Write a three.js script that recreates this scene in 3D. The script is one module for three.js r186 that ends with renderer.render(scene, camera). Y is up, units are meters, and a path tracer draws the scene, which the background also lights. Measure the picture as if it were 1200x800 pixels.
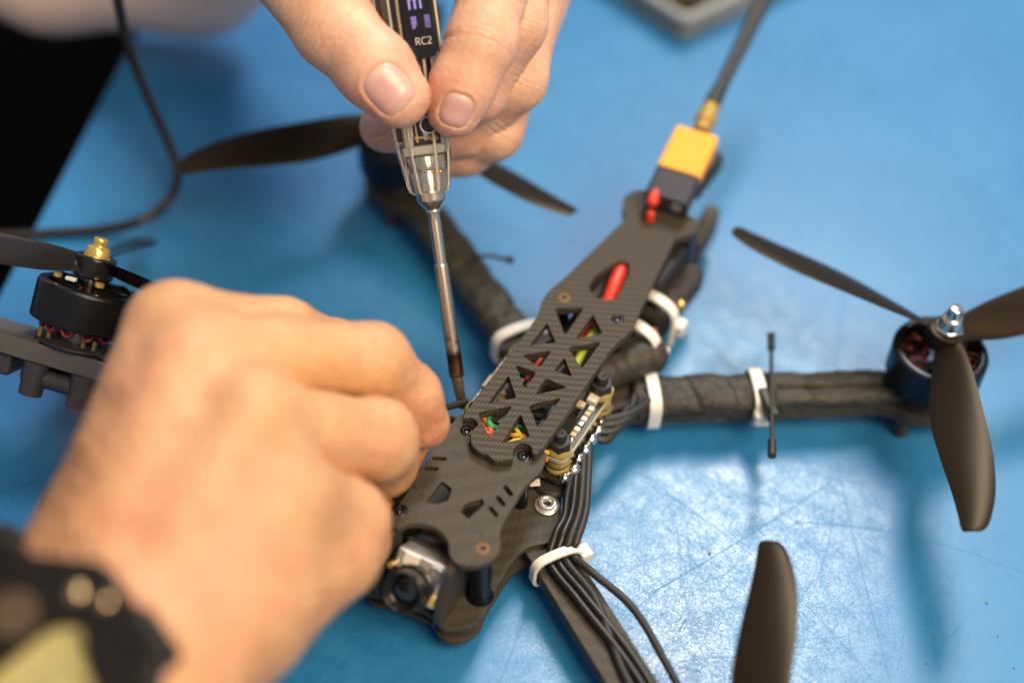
import * as THREE from 'three';
import { RoundedBoxGeometry } from 'three/addons/geometries/RoundedBoxGeometry.js';
import { mergeGeometries, mergeVertices, toCreasedNormals } from 'three/addons/utils/BufferGeometryUtils.js';
import { ImprovedNoise } from 'three/addons/math/ImprovedNoise.js';
import { RectAreaLightUniformsLib } from 'three/addons/lights/RectAreaLightUniformsLib.js';

// ------------------------------------------------------------------ camera, light, exposure (millimetres in the builders, metres in the scene)
const S = 0.001, TABLE = 8.5;                                         // height of the table top in the builders' millimetres
const V = (x, y, z) => new THREE.Vector3(x, y, z);
const scene = new THREE.Scene();
const CAM = V(136.142, 411.572, 296.764);
const RIGHT = V(0.87638118, 0.0479795, -0.47922228), UP = V(-0.37504618, 0.69223672, -0.61656199), FWD = V(-0.30215292, -0.72007381, -0.62465776);
const camera = new THREE.PerspectiveCamera(2 * Math.atan(400 / 1750) * 180 / Math.PI, 1024 / 682, 0.05, 12);
camera.position.copy(CAM).multiplyScalar(S);
camera.quaternion.setFromRotationMatrix(new THREE.Matrix4().makeBasis(RIGHT, UP, FWD.clone().negate()));
camera.focus = 0.480;
camera.userData.fStop = 2.8;
scene.background = new THREE.Color().setRGB(0.30, 0.32, 0.345);      // the even light of a bright workshop
const renderer = new THREE.WebGLRenderer();
renderer.toneMapping = THREE.LinearToneMapping;
renderer.toneMappingExposure = 0.92;
renderer.shadowMap.enabled = true;
RectAreaLightUniformsLib.init();
function areaLamp(name, label, pos, aim, w, h, rgb, power, glow) {
  const g = new THREE.Group(); g.name = name; g.position.copy(pos); g.lookAt(aim); scene.add(g);
  g.userData = { label, category: 'lamp' };
  const frame = new THREE.Mesh(new RoundedBoxGeometry(w + 0.06, h + 0.06, 0.06, 2, 0.01), new THREE.MeshStandardMaterial({ color: 0xd8d8d4, roughness: 0.5 }));
  frame.name = 'lamp_frame'; frame.position.z = -0.035; frame.castShadow = frame.receiveShadow = true; g.add(frame);
  const pane = new THREE.Mesh(new THREE.BoxGeometry(w, h, 0.006), new THREE.MeshStandardMaterial({ color: 0xffffff, emissive: new THREE.Color(...rgb), emissiveIntensity: glow }));
  pane.name = 'lamp_diffuser'; pane.position.z = -0.002; g.add(pane);
  const l = new THREE.RectAreaLight(new THREE.Color(...rgb), power, w, h);
  l.position.copy(pos).add(aim.clone().sub(pos).normalize().multiplyScalar(0.004)); l.lookAt(aim); l.name = name + '_glow'; scene.add(l);
}
areaLamp('ceiling_lamp', 'long white ceiling lamp beyond the table, mirrored in the blue top', V(-0.16, 1.62, -1.08), V(0.06, 0, 0.0), 0.34, 0.78, [1, 0.95, 0.87], 36, 3);
areaLamp('workshop_lamp', 'warm square lamp above the near side of the table', V(0.78, 1.2, 0.3), V(0, 0.05, 0), 0.8, 0.8, [1, 0.745, 0.45], 13.5, 2);

// ------------------------------------------------------------------ helpers
let seed = 7; const rnd = () => { seed = (seed * 1664525 + 1013904223) >>> 0; return seed / 4294967296; };
const rr = (a, b) => a + (b - a) * rnd();
const noise = new ImprovedNoise();
const N3 = (x, y, z) => noise.noise(x, y, z);
const fbm = (x, y, z, o = 4) => { let s = 0, a = 0.5; for (let i = 0; i < o; i++) { s += a * noise.noise(x, y, z); x = x * 2.03 + 3.1; y = y * 2.03 + 1.7; z = z * 2.03 + 5.3; a *= 0.5; } return s; };
const at = (u, v, depth) => CAM.clone().addScaledVector(FWD, depth).addScaledVector(RIGHT, depth * (u - 600) / 1750).addScaledVector(UP, -depth * (v - 400) / 1750);
const onH = (u, v, h) => { const r = FWD.clone().addScaledVector(RIGHT, (u - 600) / 1750).addScaledVector(UP, -(v - 400) / 1750); return CAM.clone().addScaledVector(r, (h - CAM.y) / r.y); };
const used = {};
function numbered(n) { used[n] = (used[n] ?? -1) + 1; return used[n] ? n + '_' + String(used[n]).padStart(3, '0') : n; }
function thing(name, label, category, base, group) {
  const g = new THREE.Group(); g.name = numbered(name); g.position.copy(base).multiplyScalar(S); scene.add(g);
  g.userData = { label, category }; if (group) g.userData.group = group; g.userData.kind = 'thing';
  bases.set(g, base); return g;
}
const bases = new Map();
// a part: geometry in millimetres of the world; the parent is a thing or a part of it
function part(name, geom, mat, parent, label) {
  const b = bases.get(parent), g = geom; g.translate(-b.x, -b.y, -b.z); g.scale(S, S, S);
  const m = new THREE.Mesh(g, mat); m.name = name; m.castShadow = m.receiveShadow = true; parent.add(m); bases.set(m, b);
  if (label) m.userData.label = label; return m;
}
// a part with its own place: geometry in millimetres round its own origin (shared between copies)
const scaled = new Map();
function placed(name, geom, mat, parent, pos, quat, label) {
  if (!scaled.has(geom)) { geom.scale(S, S, S); scaled.set(geom, 1); }
  const b = bases.get(parent), m = new THREE.Mesh(geom, mat); m.name = name; m.castShadow = m.receiveShadow = true;
  m.position.set((pos.x - b.x) * S, (pos.y - b.y) * S, (pos.z - b.z) * S); if (quat) m.quaternion.copy(quat);
  parent.add(m); bases.set(m, V(0, 0, 0)); if (label) m.userData.label = label; return m;
}
const qFrom = (y, hint) => { // quaternion whose local y is along y and local x near hint
  const Y = y.clone().normalize(), X = hint.clone().addScaledVector(Y, -hint.dot(Y)).normalize(), Z = X.clone().cross(Y);
  return new THREE.Quaternion().setFromRotationMatrix(new THREE.Matrix4().makeBasis(X, Y, Z)); };
const xf = (g, pos, q) => { if (q) g.applyQuaternion(q); return g.translate(pos.x, pos.y, pos.z); };
const rbox = (w, h, d, r = 0.4, s = 2) => new RoundedBoxGeometry(w, h, d, s, Math.min(r, w / 2.01, h / 2.01, d / 2.01));
const cyl = (r0, r1, h, n = 28) => new THREE.CylinderGeometry(r0, r1, h, n);
const lathe = (pts, n = 36) => new THREE.LatheGeometry(pts.map(([r, y]) => new THREE.Vector2(Math.max(r, 0.0001), y)), n);
const merge = (l) => mergeGeometries(l.map((g) => { g = g.index ? g.toNonIndexed() : g; for (const k of Object.keys(g.attributes)) if (!['position', 'normal', 'uv'].includes(k)) g.deleteAttribute(k); return g; }));
const tube = (pts, r, n = 48, k = 10, closed = false) => new THREE.TubeGeometry(new THREE.CatmullRomCurve3(pts, closed, 'centripetal'), n, r, k, closed);
const rod = (a, b, r0, r1 = r0, n = 16) => xf(cyl(r1, r0, a.distanceTo(b), n), a.clone().add(b).multiplyScalar(0.5), new THREE.Quaternion().setFromUnitVectors(V(0, 1, 0), b.clone().sub(a).normalize()));
// outline with rounded corners: points [x, z, radius]
function outline(pts, r0 = 1, path = new THREE.Shape()) {
  const n = pts.length;
  for (let i = 0; i < n; i++) {
    const p = pts[i], a = pts[(i + n - 1) % n], b = pts[(i + 1) % n], r = p[2] ?? r0;
    const la = Math.hypot(a[0] - p[0], a[1] - p[1]), lb = Math.hypot(b[0] - p[0], b[1] - p[1]), ra = Math.min(r, la * 0.48), rb = Math.min(r, lb * 0.48);
    const p0 = [p[0] + (a[0] - p[0]) * ra / la, p[1] + (a[1] - p[1]) * ra / la], p1 = [p[0] + (b[0] - p[0]) * rb / lb, p[1] + (b[1] - p[1]) * rb / lb];
    if (i) path.lineTo(...p0); else path.moveTo(...p0);
    path.quadraticCurveTo(p[0], p[1], ...p1);
  }
  path.closePath(); return path;
}
// a flat plate: top face at y, outline in (x, z)
function plate(shape, y, t, bevel = 0.15) {
  const g = new THREE.ExtrudeGeometry(shape, { depth: t - 2 * bevel, bevelEnabled: bevel > 0, bevelThickness: bevel, bevelSize: bevel, bevelOffset: -bevel, bevelSegments: 2, curveSegments: 10 });
  g.rotateX(Math.PI / 2); g.translate(0, y - bevel, 0); return g;
}
const circleHole = (x, z, r) => { const p = new THREE.Path(); p.absarc(x, z, r, 0, Math.PI * 2, true); return p; };

// ------------------------------------------------------------------ textures
function canvasTex(w, h, draw, srgb = true) {
  const c = document.createElement('canvas'); c.width = w; c.height = h; draw(c.getContext('2d'), w, h);
  const t = new THREE.CanvasTexture(c); if (srgb) t.colorSpace = THREE.SRGBColorSpace; t.wrapS = t.wrapT = THREE.RepeatWrapping; t.magFilter = THREE.LinearFilter; return t;
}
function dataTex(w, h, f, srgb = false) {
  const d = new Uint8Array(w * h * 4);
  for (let y = 0; y < h; y++) for (let x = 0; x < w; x++) { const c = f(x, y), k = (y * w + x) * 4; if (Array.isArray(c)) { d[k] = c[0]; d[k + 1] = c[1]; d[k + 2] = c[2]; } else d[k] = d[k + 1] = d[k + 2] = c; d[k + 3] = 255; }
  const t = new THREE.DataTexture(d, w, h); if (srgb) t.colorSpace = THREE.SRGBColorSpace; t.wrapS = t.wrapT = THREE.RepeatWrapping; t.magFilter = THREE.LinearFilter; t.needsUpdate = true; return t;
}
// carbon twill: one tile is four tows by four tows; u and v in mm through repeat
const tow = (x, y, n, plain) => { const px = x / n * 4, py = y / n * 4, i = Math.floor(px), j = Math.floor(py), over = plain ? ((i + j) & 1) === 0 : ((i + j) & 3) < 2; const fx = px - i, fy = py - j;
  // length along the float covers two cells
  const ph = over ? (((i + j) & 3) + 1 - 0, fx) : fy, al = over ? fy : fx; return { over, across: ph, along: al, k: (i + j) & 3 }; };
const weaveBump = (plain) => dataTex(128, 128, (x, y) => { const t = tow(x + 0.5, y + 0.5, 128, plain), a = 1 - Math.pow(2 * t.across - 1, 2) * 0.9, l = 1 - Math.pow(2 * t.along - 1, 4) * 0.55; return Math.round(255 * Math.min(1, 0.1 + 0.85 * a * l)); });
const carbonBumps = [weaveBump(false), weaveBump(true)];
const carbonCol = (lo, hi, plain, edge = hi - lo > .05 ? 0.25 : 0.06) => dataTex(256, 256, (x, y) => { const t = tow(x + 0.5, y + 0.5, 256, plain), f = (t.over ? hi : lo) * (0.9 + 0.2 * rnd()) * (1 - edge + edge * (1 - Math.pow(2 * t.across - 1, 2))); return [Math.round(255 * f), Math.round(238 * f), Math.round(208 * f)]; }, true);
function carbonMat(tileMm, lo, hi, rough, bump, plain = false, turn = 0) {
  const c = carbonCol(lo, hi, plain), b = carbonBumps[plain ? 1 : 0].clone(); for (const t of [c, b]) { t.repeat.set(1 / tileMm, 1 / tileMm); t.rotation = turn; t.needsUpdate = true; }
  return new THREE.MeshPhysicalMaterial({ specularIntensity: 0.4, map: c, bumpMap: b, bumpScale: bump * S, roughness: rough, metalness: 0.0 });
}
const M = {
  carbonTop: carbonMat(3.7, 0.245, 0.315, 0.46, 0.13, false, .35),
  carbonFront: carbonMat(9.6, 0.26, 0.28, 0.56, 0.004),
  carbonArm: carbonMat(7, 0.25, 0.28, 0.52, 0.01),
  blackMatte: new THREE.MeshStandardMaterial({ color: new THREE.Color().setRGB(0.018, 0.018, 0.02), roughness: 0.55 }),
  blackGloss: new THREE.MeshPhysicalMaterial({ color: new THREE.Color().setRGB(0.012, 0.012, 0.014), roughness: 0.22 }),
  blackMetal: new THREE.MeshStandardMaterial({ color: new THREE.Color().setRGB(0.03, 0.032, 0.038), roughness: 0.32, metalness: 0.85 }),
  rubber: new THREE.MeshStandardMaterial({ color: new THREE.Color().setRGB(0.022, 0.021, 0.02), roughness: 0.5 }),
  prop: new THREE.MeshPhysicalMaterial({ color: new THREE.Color().setRGB(0.013, 0.0095, 0.0065), roughness: 0.36, specularIntensity: .42, specularColor: new THREE.Color(1, .8, .55) }),
  propGloss: new THREE.MeshPhysicalMaterial({ color: new THREE.Color().setRGB(0.01, 0.01, 0.012), roughness: 0.2, specularIntensity: 1 }),
  ironSteel: new THREE.MeshStandardMaterial({ color: new THREE.Color().setRGB(0.78, 0.69, 0.56), roughness: 0.24, metalness: 1 }),
  steel: new THREE.MeshStandardMaterial({ color: new THREE.Color().setRGB(0.72, 0.7, 0.66), roughness: 0.22, metalness: 1 }),
  satin: new THREE.MeshStandardMaterial({ color: new THREE.Color().setRGB(0.8, 0.79, 0.77), roughness: 0.3, metalness: 0.75 }),
  gold: new THREE.MeshStandardMaterial({ color: new THREE.Color().setRGB(0.92, 0.62, 0.18), roughness: 0.22, metalness: .75 }),
  solder: new THREE.MeshStandardMaterial({ color: new THREE.Color().setRGB(0.75, 0.74, 0.72), roughness: 0.18, metalness: 1 }),
  brass: new THREE.MeshStandardMaterial({ color: new THREE.Color().setRGB(0.34, 0.26, 0.12), roughness: 0.35, metalness: 0.8 }),
  copper: new THREE.MeshStandardMaterial({ color: new THREE.Color().setRGB(0.24, 0.06, 0.03), roughness: 0.4, metalness: 0.8 }),
  winding: new THREE.MeshStandardMaterial({ color: new THREE.Color().setRGB(0.3, 0.05, 0.05), roughness: 0.3, metalness: 0.3 }),
  nylon: new THREE.MeshPhysicalMaterial({ color: new THREE.Color().setRGB(0.72, 0.71, 0.67), roughness: 0.42 }),
  pcb: new THREE.MeshStandardMaterial({ color: new THREE.Color().setRGB(0.025, 0.025, 0.022), roughness: 0.4 }),
  pcbEdge: new THREE.MeshStandardMaterial({ color: new THREE.Color().setRGB(0.42, 0.4, 0.3), roughness: 0.5 }),
  ceramic: new THREE.MeshStandardMaterial({ color: new THREE.Color().setRGB(0.5, 0.4, 0.26), roughness: 0.5 }),
  white: new THREE.MeshStandardMaterial({ color: new THREE.Color().setRGB(0.7, 0.67, 0.6), roughness: 0.45 }),
  chip: new THREE.MeshStandardMaterial({ color: new THREE.Color().setRGB(0.02, 0.02, 0.02), roughness: 0.45 }),
  beige: new THREE.MeshStandardMaterial({ color: new THREE.Color().setRGB(0.36, 0.34, 0.19), roughness: 0.45 }),
  gummy: new THREE.MeshPhysicalMaterial({ color: new THREE.Color().setRGB(0.36, 0.28, 0.075), roughness: 0.4 }),
  red: new THREE.MeshPhysicalMaterial({ color: new THREE.Color().setRGB(0.68, 0.045, 0.02), roughness: 0.38 }),
  green: new THREE.MeshPhysicalMaterial({ color: new THREE.Color().setRGB(0.02, 0.3, 0.12), roughness: 0.4 }),
  yellow: new THREE.MeshPhysicalMaterial({ color: new THREE.Color().setRGB(0.75, 0.5, 0.04), roughness: 0.4 }),
  orange: new THREE.MeshPhysicalMaterial({ color: new THREE.Color().setRGB(0.8, 0.2, 0.04), roughness: 0.4 }),
  lime: new THREE.MeshPhysicalMaterial({ color: new THREE.Color().setRGB(0.35, 0.42, 0.03), roughness: 0.4 }),
  xtYellow: new THREE.MeshPhysicalMaterial({ color: new THREE.Color().setRGB(0.9, 0.42, 0.05), roughness: 0.55, specularIntensity: .5 }),
  xtSleeve: new THREE.MeshPhysicalMaterial({ specularIntensity: .6, color: new THREE.Color().setRGB(0.04, 0.04, 0.058), roughness: 0.55 }),
  clear: new THREE.MeshPhysicalMaterial({ color: 0xffffff, roughness: 0.04, transmission: 1, thickness: 0.004, ior: 1.4, attenuationColor: new THREE.Color(0.97, 0.96, 0.93), attenuationDistance: 0.04 }),
  shell: new THREE.MeshPhysicalMaterial({ color: new THREE.Color().setRGB(.93, .91, .88), roughness: 0.05, transmission: 1, thickness: 0, ior: 1.5 }),
  glass: new THREE.MeshPhysicalMaterial({ color: new THREE.Color().setRGB(0.004, 0.004, 0.008), roughness: 0.03, clearcoat: 1, clearcoatRoughness: 0.02 }),
  skid: new THREE.MeshStandardMaterial({ color: new THREE.Color().setRGB(0.035, 0.034, 0.045), roughness: 0.5 }),
  print: new THREE.MeshStandardMaterial({ color: new THREE.Color().setRGB(0.55, 0.6, 0.65), roughness: 0.5 }),
};
// ------------------------------------------------------------------ the blue table top and the dark below it
{
  const w = 2048, mm = 640;                                         // one tile is 640 mm
  const px = w / mm;
  const scr = (g, n, lens, width, alpha, tone, box) => { for (let i = 0; i < n; i++) { const x = box ? rr(box[0], box[2]) * px : rr(0, w), y = box ? rr(box[1], box[3]) * px : rr(0, w), a = rr(0, 6.3), l = Math.pow(rnd(), 2.2) * lens * px, bend = rr(-0.15, 0.15) * l;
    g.strokeStyle = `rgba(${tone},${alpha * rr(0.3, 1)})`; g.lineWidth = width * rr(0.5, 1.2); g.beginPath(); g.moveTo(x, y); g.quadraticCurveTo(x + Math.cos(a) * l * 0.5 - Math.sin(a) * bend, y + Math.sin(a) * l * 0.5 + Math.cos(a) * bend, x + Math.cos(a) * l, y + Math.sin(a) * l); g.stroke(); } };
  const scratches = (g, tone, k = 1) => { seed = 4242; scr(g, 1500, 34, 0.6, 0.2 * k, tone); scr(g, 50, 260, 0.9, 0.3 * k, tone); scr(g, 1300, 50, 0.5, 0.26 * k, tone, [300, 240, 500, 410]); scr(g, 1500, 10, 0.5, 0.25 * k, tone, [300, 240, 500, 410]); scr(g, 46, 150, 1.1, 0.42 * k, tone, [300, 240, 500, 410]); };
  const nz = (sc, o, s2 = 0) => { const f = new Float32Array(512 * 512); for (let y = 0; y < 512; y++) for (let x = 0; x < 512; x++) f[y * 512 + x] = fbm(x / 512 * sc, y / 512 * sc, s2, o); return (x, y) => f[((y >> 2) & 511) * 512 + ((x >> 2) & 511)]; };
  const blot = nz(14, 4, 3.3), cloud = nz(5, 3, 8.1), fine = nz(90, 2, 1.2);
  const grain = new Float32Array(256 * 256).map(() => rnd() - 0.5);
  const base = (f) => (g) => { const im = g.createImageData(w, w), d = im.data; for (let y = 0; y < w; y++) for (let x = 0; x < w; x++) { const c = f(x, y), k = (y * w + x) * 4; d[k] = c[0]; d[k + 1] = c[1]; d[k + 2] = c[2]; d[k + 3] = 255; } g.putImageData(im, 0, 0); };
  const colour = canvasTex(w, w, (g) => { base((x, y) => { const s = 1 + 0.05 * blot(x, y) + 0.03 * fine(x, y) + 0.03 * grain[((y & 255) << 8) | (x & 255)], t = cloud(x, y) * 12 + blot(x, y) * 8; return [(35 + t) * s, (118 + t * 0.5) * s, (178) * s]; })(g);
    scratches(g, '16,110,150', 1.0); seed = 99; scr(g, 260, 70, 1.0, 0.35, '150,190,205'); scr(g, 60, 160, 1.3, 0.35, '60,120,120'); });
  const rough = canvasTex(w, w, (g) => { base((x, y) => { const v = 104 + 14 * blot(x, y) + 50 * fine(x, y) + 40 * grain[(((y >> 1) & 255) << 8) | ((x >> 1) & 255)] + 40 * grain[((y & 255) << 8) | (x & 255)]; return [v, v, v]; })(g); scratches(g, '255,255,255', 1.9); }, false);
  const bump = canvasTex(w, w, (g) => { base((x, y) => { const v = 170 + 30 * fine(x, y) + 40 * grain[(((y >> 1) & 255) << 8) | ((x >> 1) & 255)] + 30 * grain[((y & 255) << 8) | (x & 255)]; return [v, v, v]; })(g); scratches(g, '20,20,20', 1.6); }, false);
  for (const t of [colour, rough, bump]) { t.repeat.set(1 / mm, 1 / mm); t.offset.set(0.45, 0.55); }
  const mat = new THREE.MeshPhysicalMaterial({ map: colour, roughnessMap: rough, roughness: 1.15, bumpMap: bump, bumpScale: 0.06 * S, specularIntensity: 1, clearcoat: 0.5, clearcoatRoughness: 0.7, clearcoatRoughnessMap: rough });
  const e = V(-0.366, 0, -0.93).normalize(), p0 = V(-230, 0, -22), a = p0.clone().addScaledVector(e, 900), b = p0.clone().addScaledVector(e, -520);
  const sh = outline([[a.x, a.z, 12], [b.x, b.z, 12], [b.x + 900, b.z - 100, 12], [a.x + 1400, a.z - 300, 12]], 12);
  const top = new THREE.Mesh(plate(sh, TABLE, 26, 1.2).scale(S, S, S), mat); top.name = 'table_top'; top.castShadow = top.receiveShadow = true;
  top.userData = { kind: 'structure', label: 'scratched glossy blue table top under everything' }; scene.add(top);
  const fl = new THREE.Mesh(new THREE.BoxGeometry(5, 0.04, 5), new THREE.MeshPhysicalMaterial({ color: new THREE.Color().setRGB(0.0015, 0.0012, 0.0012), roughness: 1, specularIntensity: 0.1 }));
  fl.name = 'floor'; fl.position.set(0, -0.77, -0.5); fl.receiveShadow = true; fl.userData = { kind: 'structure', label: 'black floor below the table edge' }; scene.add(fl);
}
// ------------------------------------------------------------------ propellers and motors
// one blade along +x, spin +1: the leading edge is on the +z side
function bladeGeom(R, spin, chordK = 1) {
  const rs = [], nR = 40, nC = 12;
  const key = [[0.055, -4.2, 4.2, 34], [0.12, -5.2, 5.4, 34], [0.25, -7.6, 7.0, 29], [0.45, -8.8, 8.4, 23], [0.64, -7.0, 9.4, 18], [0.82, -4.6, 8.6, 15], [0.93, -3.5, 6.4, 13], [0.98, -3.2, 4.6, 12], [1.0, -2.6, 2.8, 12]];
  const P = [], I = [], U = [];
  const look = (t, k) => { let i = 0; while (i < key.length - 2 && key[i + 1][0] < t) i++; const a = key[i], b = key[i + 1], w = b[0] - a[0], f = Math.min(1, Math.max(0, (t - a[0]) / w)), p = key[Math.max(0, i - 1)], n = key[Math.min(key.length - 1, i + 2)], m0 = i ? (b[k] - p[k]) / (b[0] - p[0]) * w : b[k] - a[k], m1 = i < key.length - 2 ? (n[k] - a[k]) / (n[0] - a[0]) * w : b[k] - a[k], f2 = f * f, f3 = f2 * f; return (2 * f3 - 3 * f2 + 1) * a[k] + (f3 - 2 * f2 + f) * m0 + (3 * f2 - 2 * f3) * b[k] + (f3 - f2) * m1; };
  for (let i = 0; i <= nR; i++) { const t = 0.055 + 0.945 * (i < 34 ? i / 34 * 0.94 : 0.94 + 0.06 * (i - 34) / 6), lo = look(t, 1) * chordK, hi = look(t, 2) * chordK, pitch = look(t, 3) * Math.PI / 180, th = (0.75 - 0.45 * t);
    for (let side = 0; side < 2; side++) for (let j = 0; j <= nC; j++) { const f = side ? 1 - j / nC : j / nC, c = lo + (hi - lo) * f, camber = 0.9 * (1 - Math.pow(2 * f - 1, 2)) * Math.min(1, (hi - lo) / 14), h = camber + (side ? -1 : 1) * th * Math.sqrt(Math.max(0, f * (1 - f))) * 1.1;
      const z = spin * (c * Math.cos(pitch) - h * Math.sin(pitch)), y = c * Math.sin(pitch) + h * Math.cos(pitch); P.push(R * t, y, z); U.push(t, f); } }
  const m = 2 * (nC + 1);
  for (let i = 0; i < nR; i++) for (let j = 0; j < m; j++) { const a = i * m + j, b = i * m + (j + 1) % m, c = a + m, d = b + m; if (spin < 0) I.push(a, b, c, b, d, c); else I.push(a, c, b, b, c, d); }
  const end = P.length / 3; let cx = 0, cy = 0, cz = 0; for (let j = 0; j < m; j++) { const k = (nR * m + j) * 3; cx += P[k] / m; cy += P[k + 1] / m; cz += P[k + 2] / m; } P.push(cx, cy, cz); U.push(1, 0.5);
  for (let j = 0; j < m; j++) { const a = nR * m + j, b = nR * m + (j + 1) % m; if (spin < 0) I.push(a, b, end); else I.push(a, end, b); }
  const g = new THREE.BufferGeometry(); g.setAttribute('position', new THREE.Float32BufferAttribute(P, 3)); g.setAttribute('uv', new THREE.Float32BufferAttribute(U, 2)); g.setIndex(I); g.computeVertexNormals(); return g;
}
const bladeGeoms = { 1: bladeGeom(85, 1), '-1': bladeGeom(85, -1) };
const hubGeom = lathe([[0, -4.2], [6.2, -4.2], [6.8, -3.6], [6.8, 2.2], [6.3, 2.9], [3.2, 3.0], [0, 3.0]]);
const nutGeom = merge([lathe([[0, 3], [5.2, 3], [5.3, 3.5], [4.9, 4.2], [4.4, 4.4]], 6).rotateY(0.3), lathe([[4.4, 4.4], [4.2, 7.2], [3.6, 8.4], [2.6, 8.8], [2.4, 8.8]], 6), lathe([[2.4, 8.4], [2.5, 9], [2.2, 9.5], [2.5, 10], [2.2, 10.5], [2.5, 11], [2.2, 11.5], [2.4, 12], [2.0, 12.8], [0, 12.8]], 16)]);
function propeller(parent, hub, q, angle, spin, mat, name = 'propeller', nut = M.steel) {
  const p = placed(name, hubGeom, mat, parent, hub, q);
  for (let k = 0; k < 3; k++) { const m = placed('blade', bladeGeoms[spin], mat, p, V(0, 0, 0)); m.rotation.y = -(angle + spin * k * 2 * Math.PI / 3); }
  placed('prop_nut', nutGeom, nut, p, V(0, 0, 0));
  return p;
}
const bellGeom = lathe([[13.2, 0], [16.6, 0], [16.7, 0.4], [16.7, 11.6], [16.2, 12.6], [14.2, 13.2], [14.0, 12.4], [13.2, 12.2], [13.2, 0]], 56);
const capGeom = (() => { const sh = new THREE.Shape(); sh.absarc(0, 0, 14.6, 0, 7, false); for (let k = 0; k < 5; k++) { const a = k * Math.PI * 2 / 5, h = new THREE.Path(), w = 0.3; h.absarc(0, 0, 12.4, a - w, a + w, false); h.absarc(0, 0, 7, a + w * 0.8, a - w * 0.8, true); h.closePath(); sh.holes.push(h); } return plate(sh, 14.2, 1.8, 0.3).rotateY(0.55); })();
const baseGeom = merge([lathe([[0, -6.4], [12.5, -6.4], [13.4, -5.8], [13.4, -4.6], [7, -3.6], [7, 0], [0, 0]], 40)]);
const wireCoil = (() => { const l = []; for (let k = 0; k < 12; k++) { const a = k * Math.PI / 6; for (let i = 0; i < 4; i++) l.push(new THREE.TorusGeometry(2.1, 0.42, 6, 12).rotateY(Math.PI / 2).scale(1, 1.4, 1).translate(9.6 + i * 1.0, 1.2, 0).rotateY(a)); } return merge(l); })();
const coilTop = wireCoil.clone().translate(0, 5.8, 0);
const boltGeom = merge([cyl(1.5, 1.5, 9, 12), cyl(2.6, 2.6, 2.2, 16).translate(0, 4.5, 0)]);
function motor(parent, base, q, name = 'motor') {                    // base: centre of the arm's top face
  const up = V(0, 1, 0).applyQuaternion(q ?? new THREE.Quaternion());
  const m = placed(name, bellGeom, M.blackMetal, parent, base.clone().addScaledVector(up, 8.2), q);
  placed('bell_cap', capGeom, M.blackMetal, m, V(0, 0, 0)); placed('motor_base', baseGeom, M.blackMatte, m, V(0, -1.6, 0));
  placed('winding', wireCoil, M.winding, m, V(0, -1.2, 0)); placed('winding', coilTop, M.copper, m, V(0, -0.5, 0));
  placed('shaft', shaftGeom, M.steel, m, V(0, 18, 0));
  return m;
}
const shaftGeom = cyl(2.4, 2.4, 14, 16);

// ------------------------------------------------------------------ the quadcopter on the table
const quad = thing('quadcopter', 'black carbon quadcopter frame lying open on the blue table, being soldered', 'drone', V(1, TABLE, 0));
const CX = 1;
// lattice top plate
{
  const sh = outline([[-8.5, -111.2, 1], [-13, -108.5, 2], [-15.2, -103, 2], [-12.6, -96, 1.5], [-9.2, -92, 2], [-14, -52, 3], [-15.8, -44, 3], [-15.2, -37, 2], [-13.2, -31, 3], [-12.7, 19.4, 2], [-12.2, 22.6, 1.4], [-9.6, 20.4, 2.4], [-6.4, 21.8, 1.6], [-7.2, 26.4, 1.2], [-4.2, 30.6, 1.2], [-0.6, 32, 1.6], [1.6, 31.3, 1], [5.2, 32.5, 1], [9.8, 28.9, .6], [7.6, 25, 1.5], [8.6, 21.4, 1.8], [12.2, 21, 2], [13.6, 23.6, 1.5], [15.2, 23.6, 1.2], [15.7, 19, 2], [15.2, -31, 3], [16.8, -38, 2], [17.2, -44, 3], [15.6, -52, 3], [10.8, -92, 2], [14.6, -96, 1.5], [16.2, -101, 2], [15.2, -104.6, 1.5]]);
  const holes = [[[-9.4, -37], [-1.8, -41.6], [-1.4, -28.4]], [[-8.9, -29.2], [-8.9, -17.2], [-2.2, -22.9]], [[2.6, -41], [2.8, -28.2], [9.4, -34.8]], [[3, -23], [10.4, -30], [10.4, -17.6]], [[-8.6, -12], [-2, -18.2], [-1.8, -10.4]], [[3.6, -18.2], [3.2, -11.2], [9.6, -11.8]], [[-8.4, -6.6], [-1.6, -7], [-1.4, .2]], [[2.8, -6.4], [9.8, -6.4], [3.2, .8]], [[-8.4, -1], [-8.2, 12.4], [-1.8, 5.8]], [[3.8, 6.6], [10.4, -.8], [10.4, 12.8]], [[-8.6, 17.8], [-1.4, 10.4], [-1.2, 24]], [[3, 11.6], [3.4, 25], [9.8, 18]]];
  for (const h of holes) { const cx = (h[0][0] + h[1][0] + h[2][0]) / 3, cz = (h[0][1] + h[1][1] + h[2][1]) / 3, p = outline(h.map(([x, z]) => [cx + (x - cx) * 1.13, cz + (z - cz) * 1.13, 1.3]), 1.1, new THREE.Path()); sh.holes.push(p); }
  sh.holes.push(outline([[-1.6, -70.6, 2], [2.2, -71.2, 2], [4.4, -66, 2], [6.3, -52, 1.5], [1.6, -49.2, 1.5], [-2.6, -50.4, 2], [-5, -53.5, 2], [-5.2, -59, 2]], 2, new THREE.Path()));
  for (const [x, z] of [[-9.6, -43.3], [10.9, -43.7]]) sh.holes.push(circleHole(x, z, 1.1));
  part('top_plate', plate(sh, 51.6, 3.2, 0.22), M.carbonTop, quad, 'lattice top plate of woven carbon with triangular openings');
}
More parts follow.
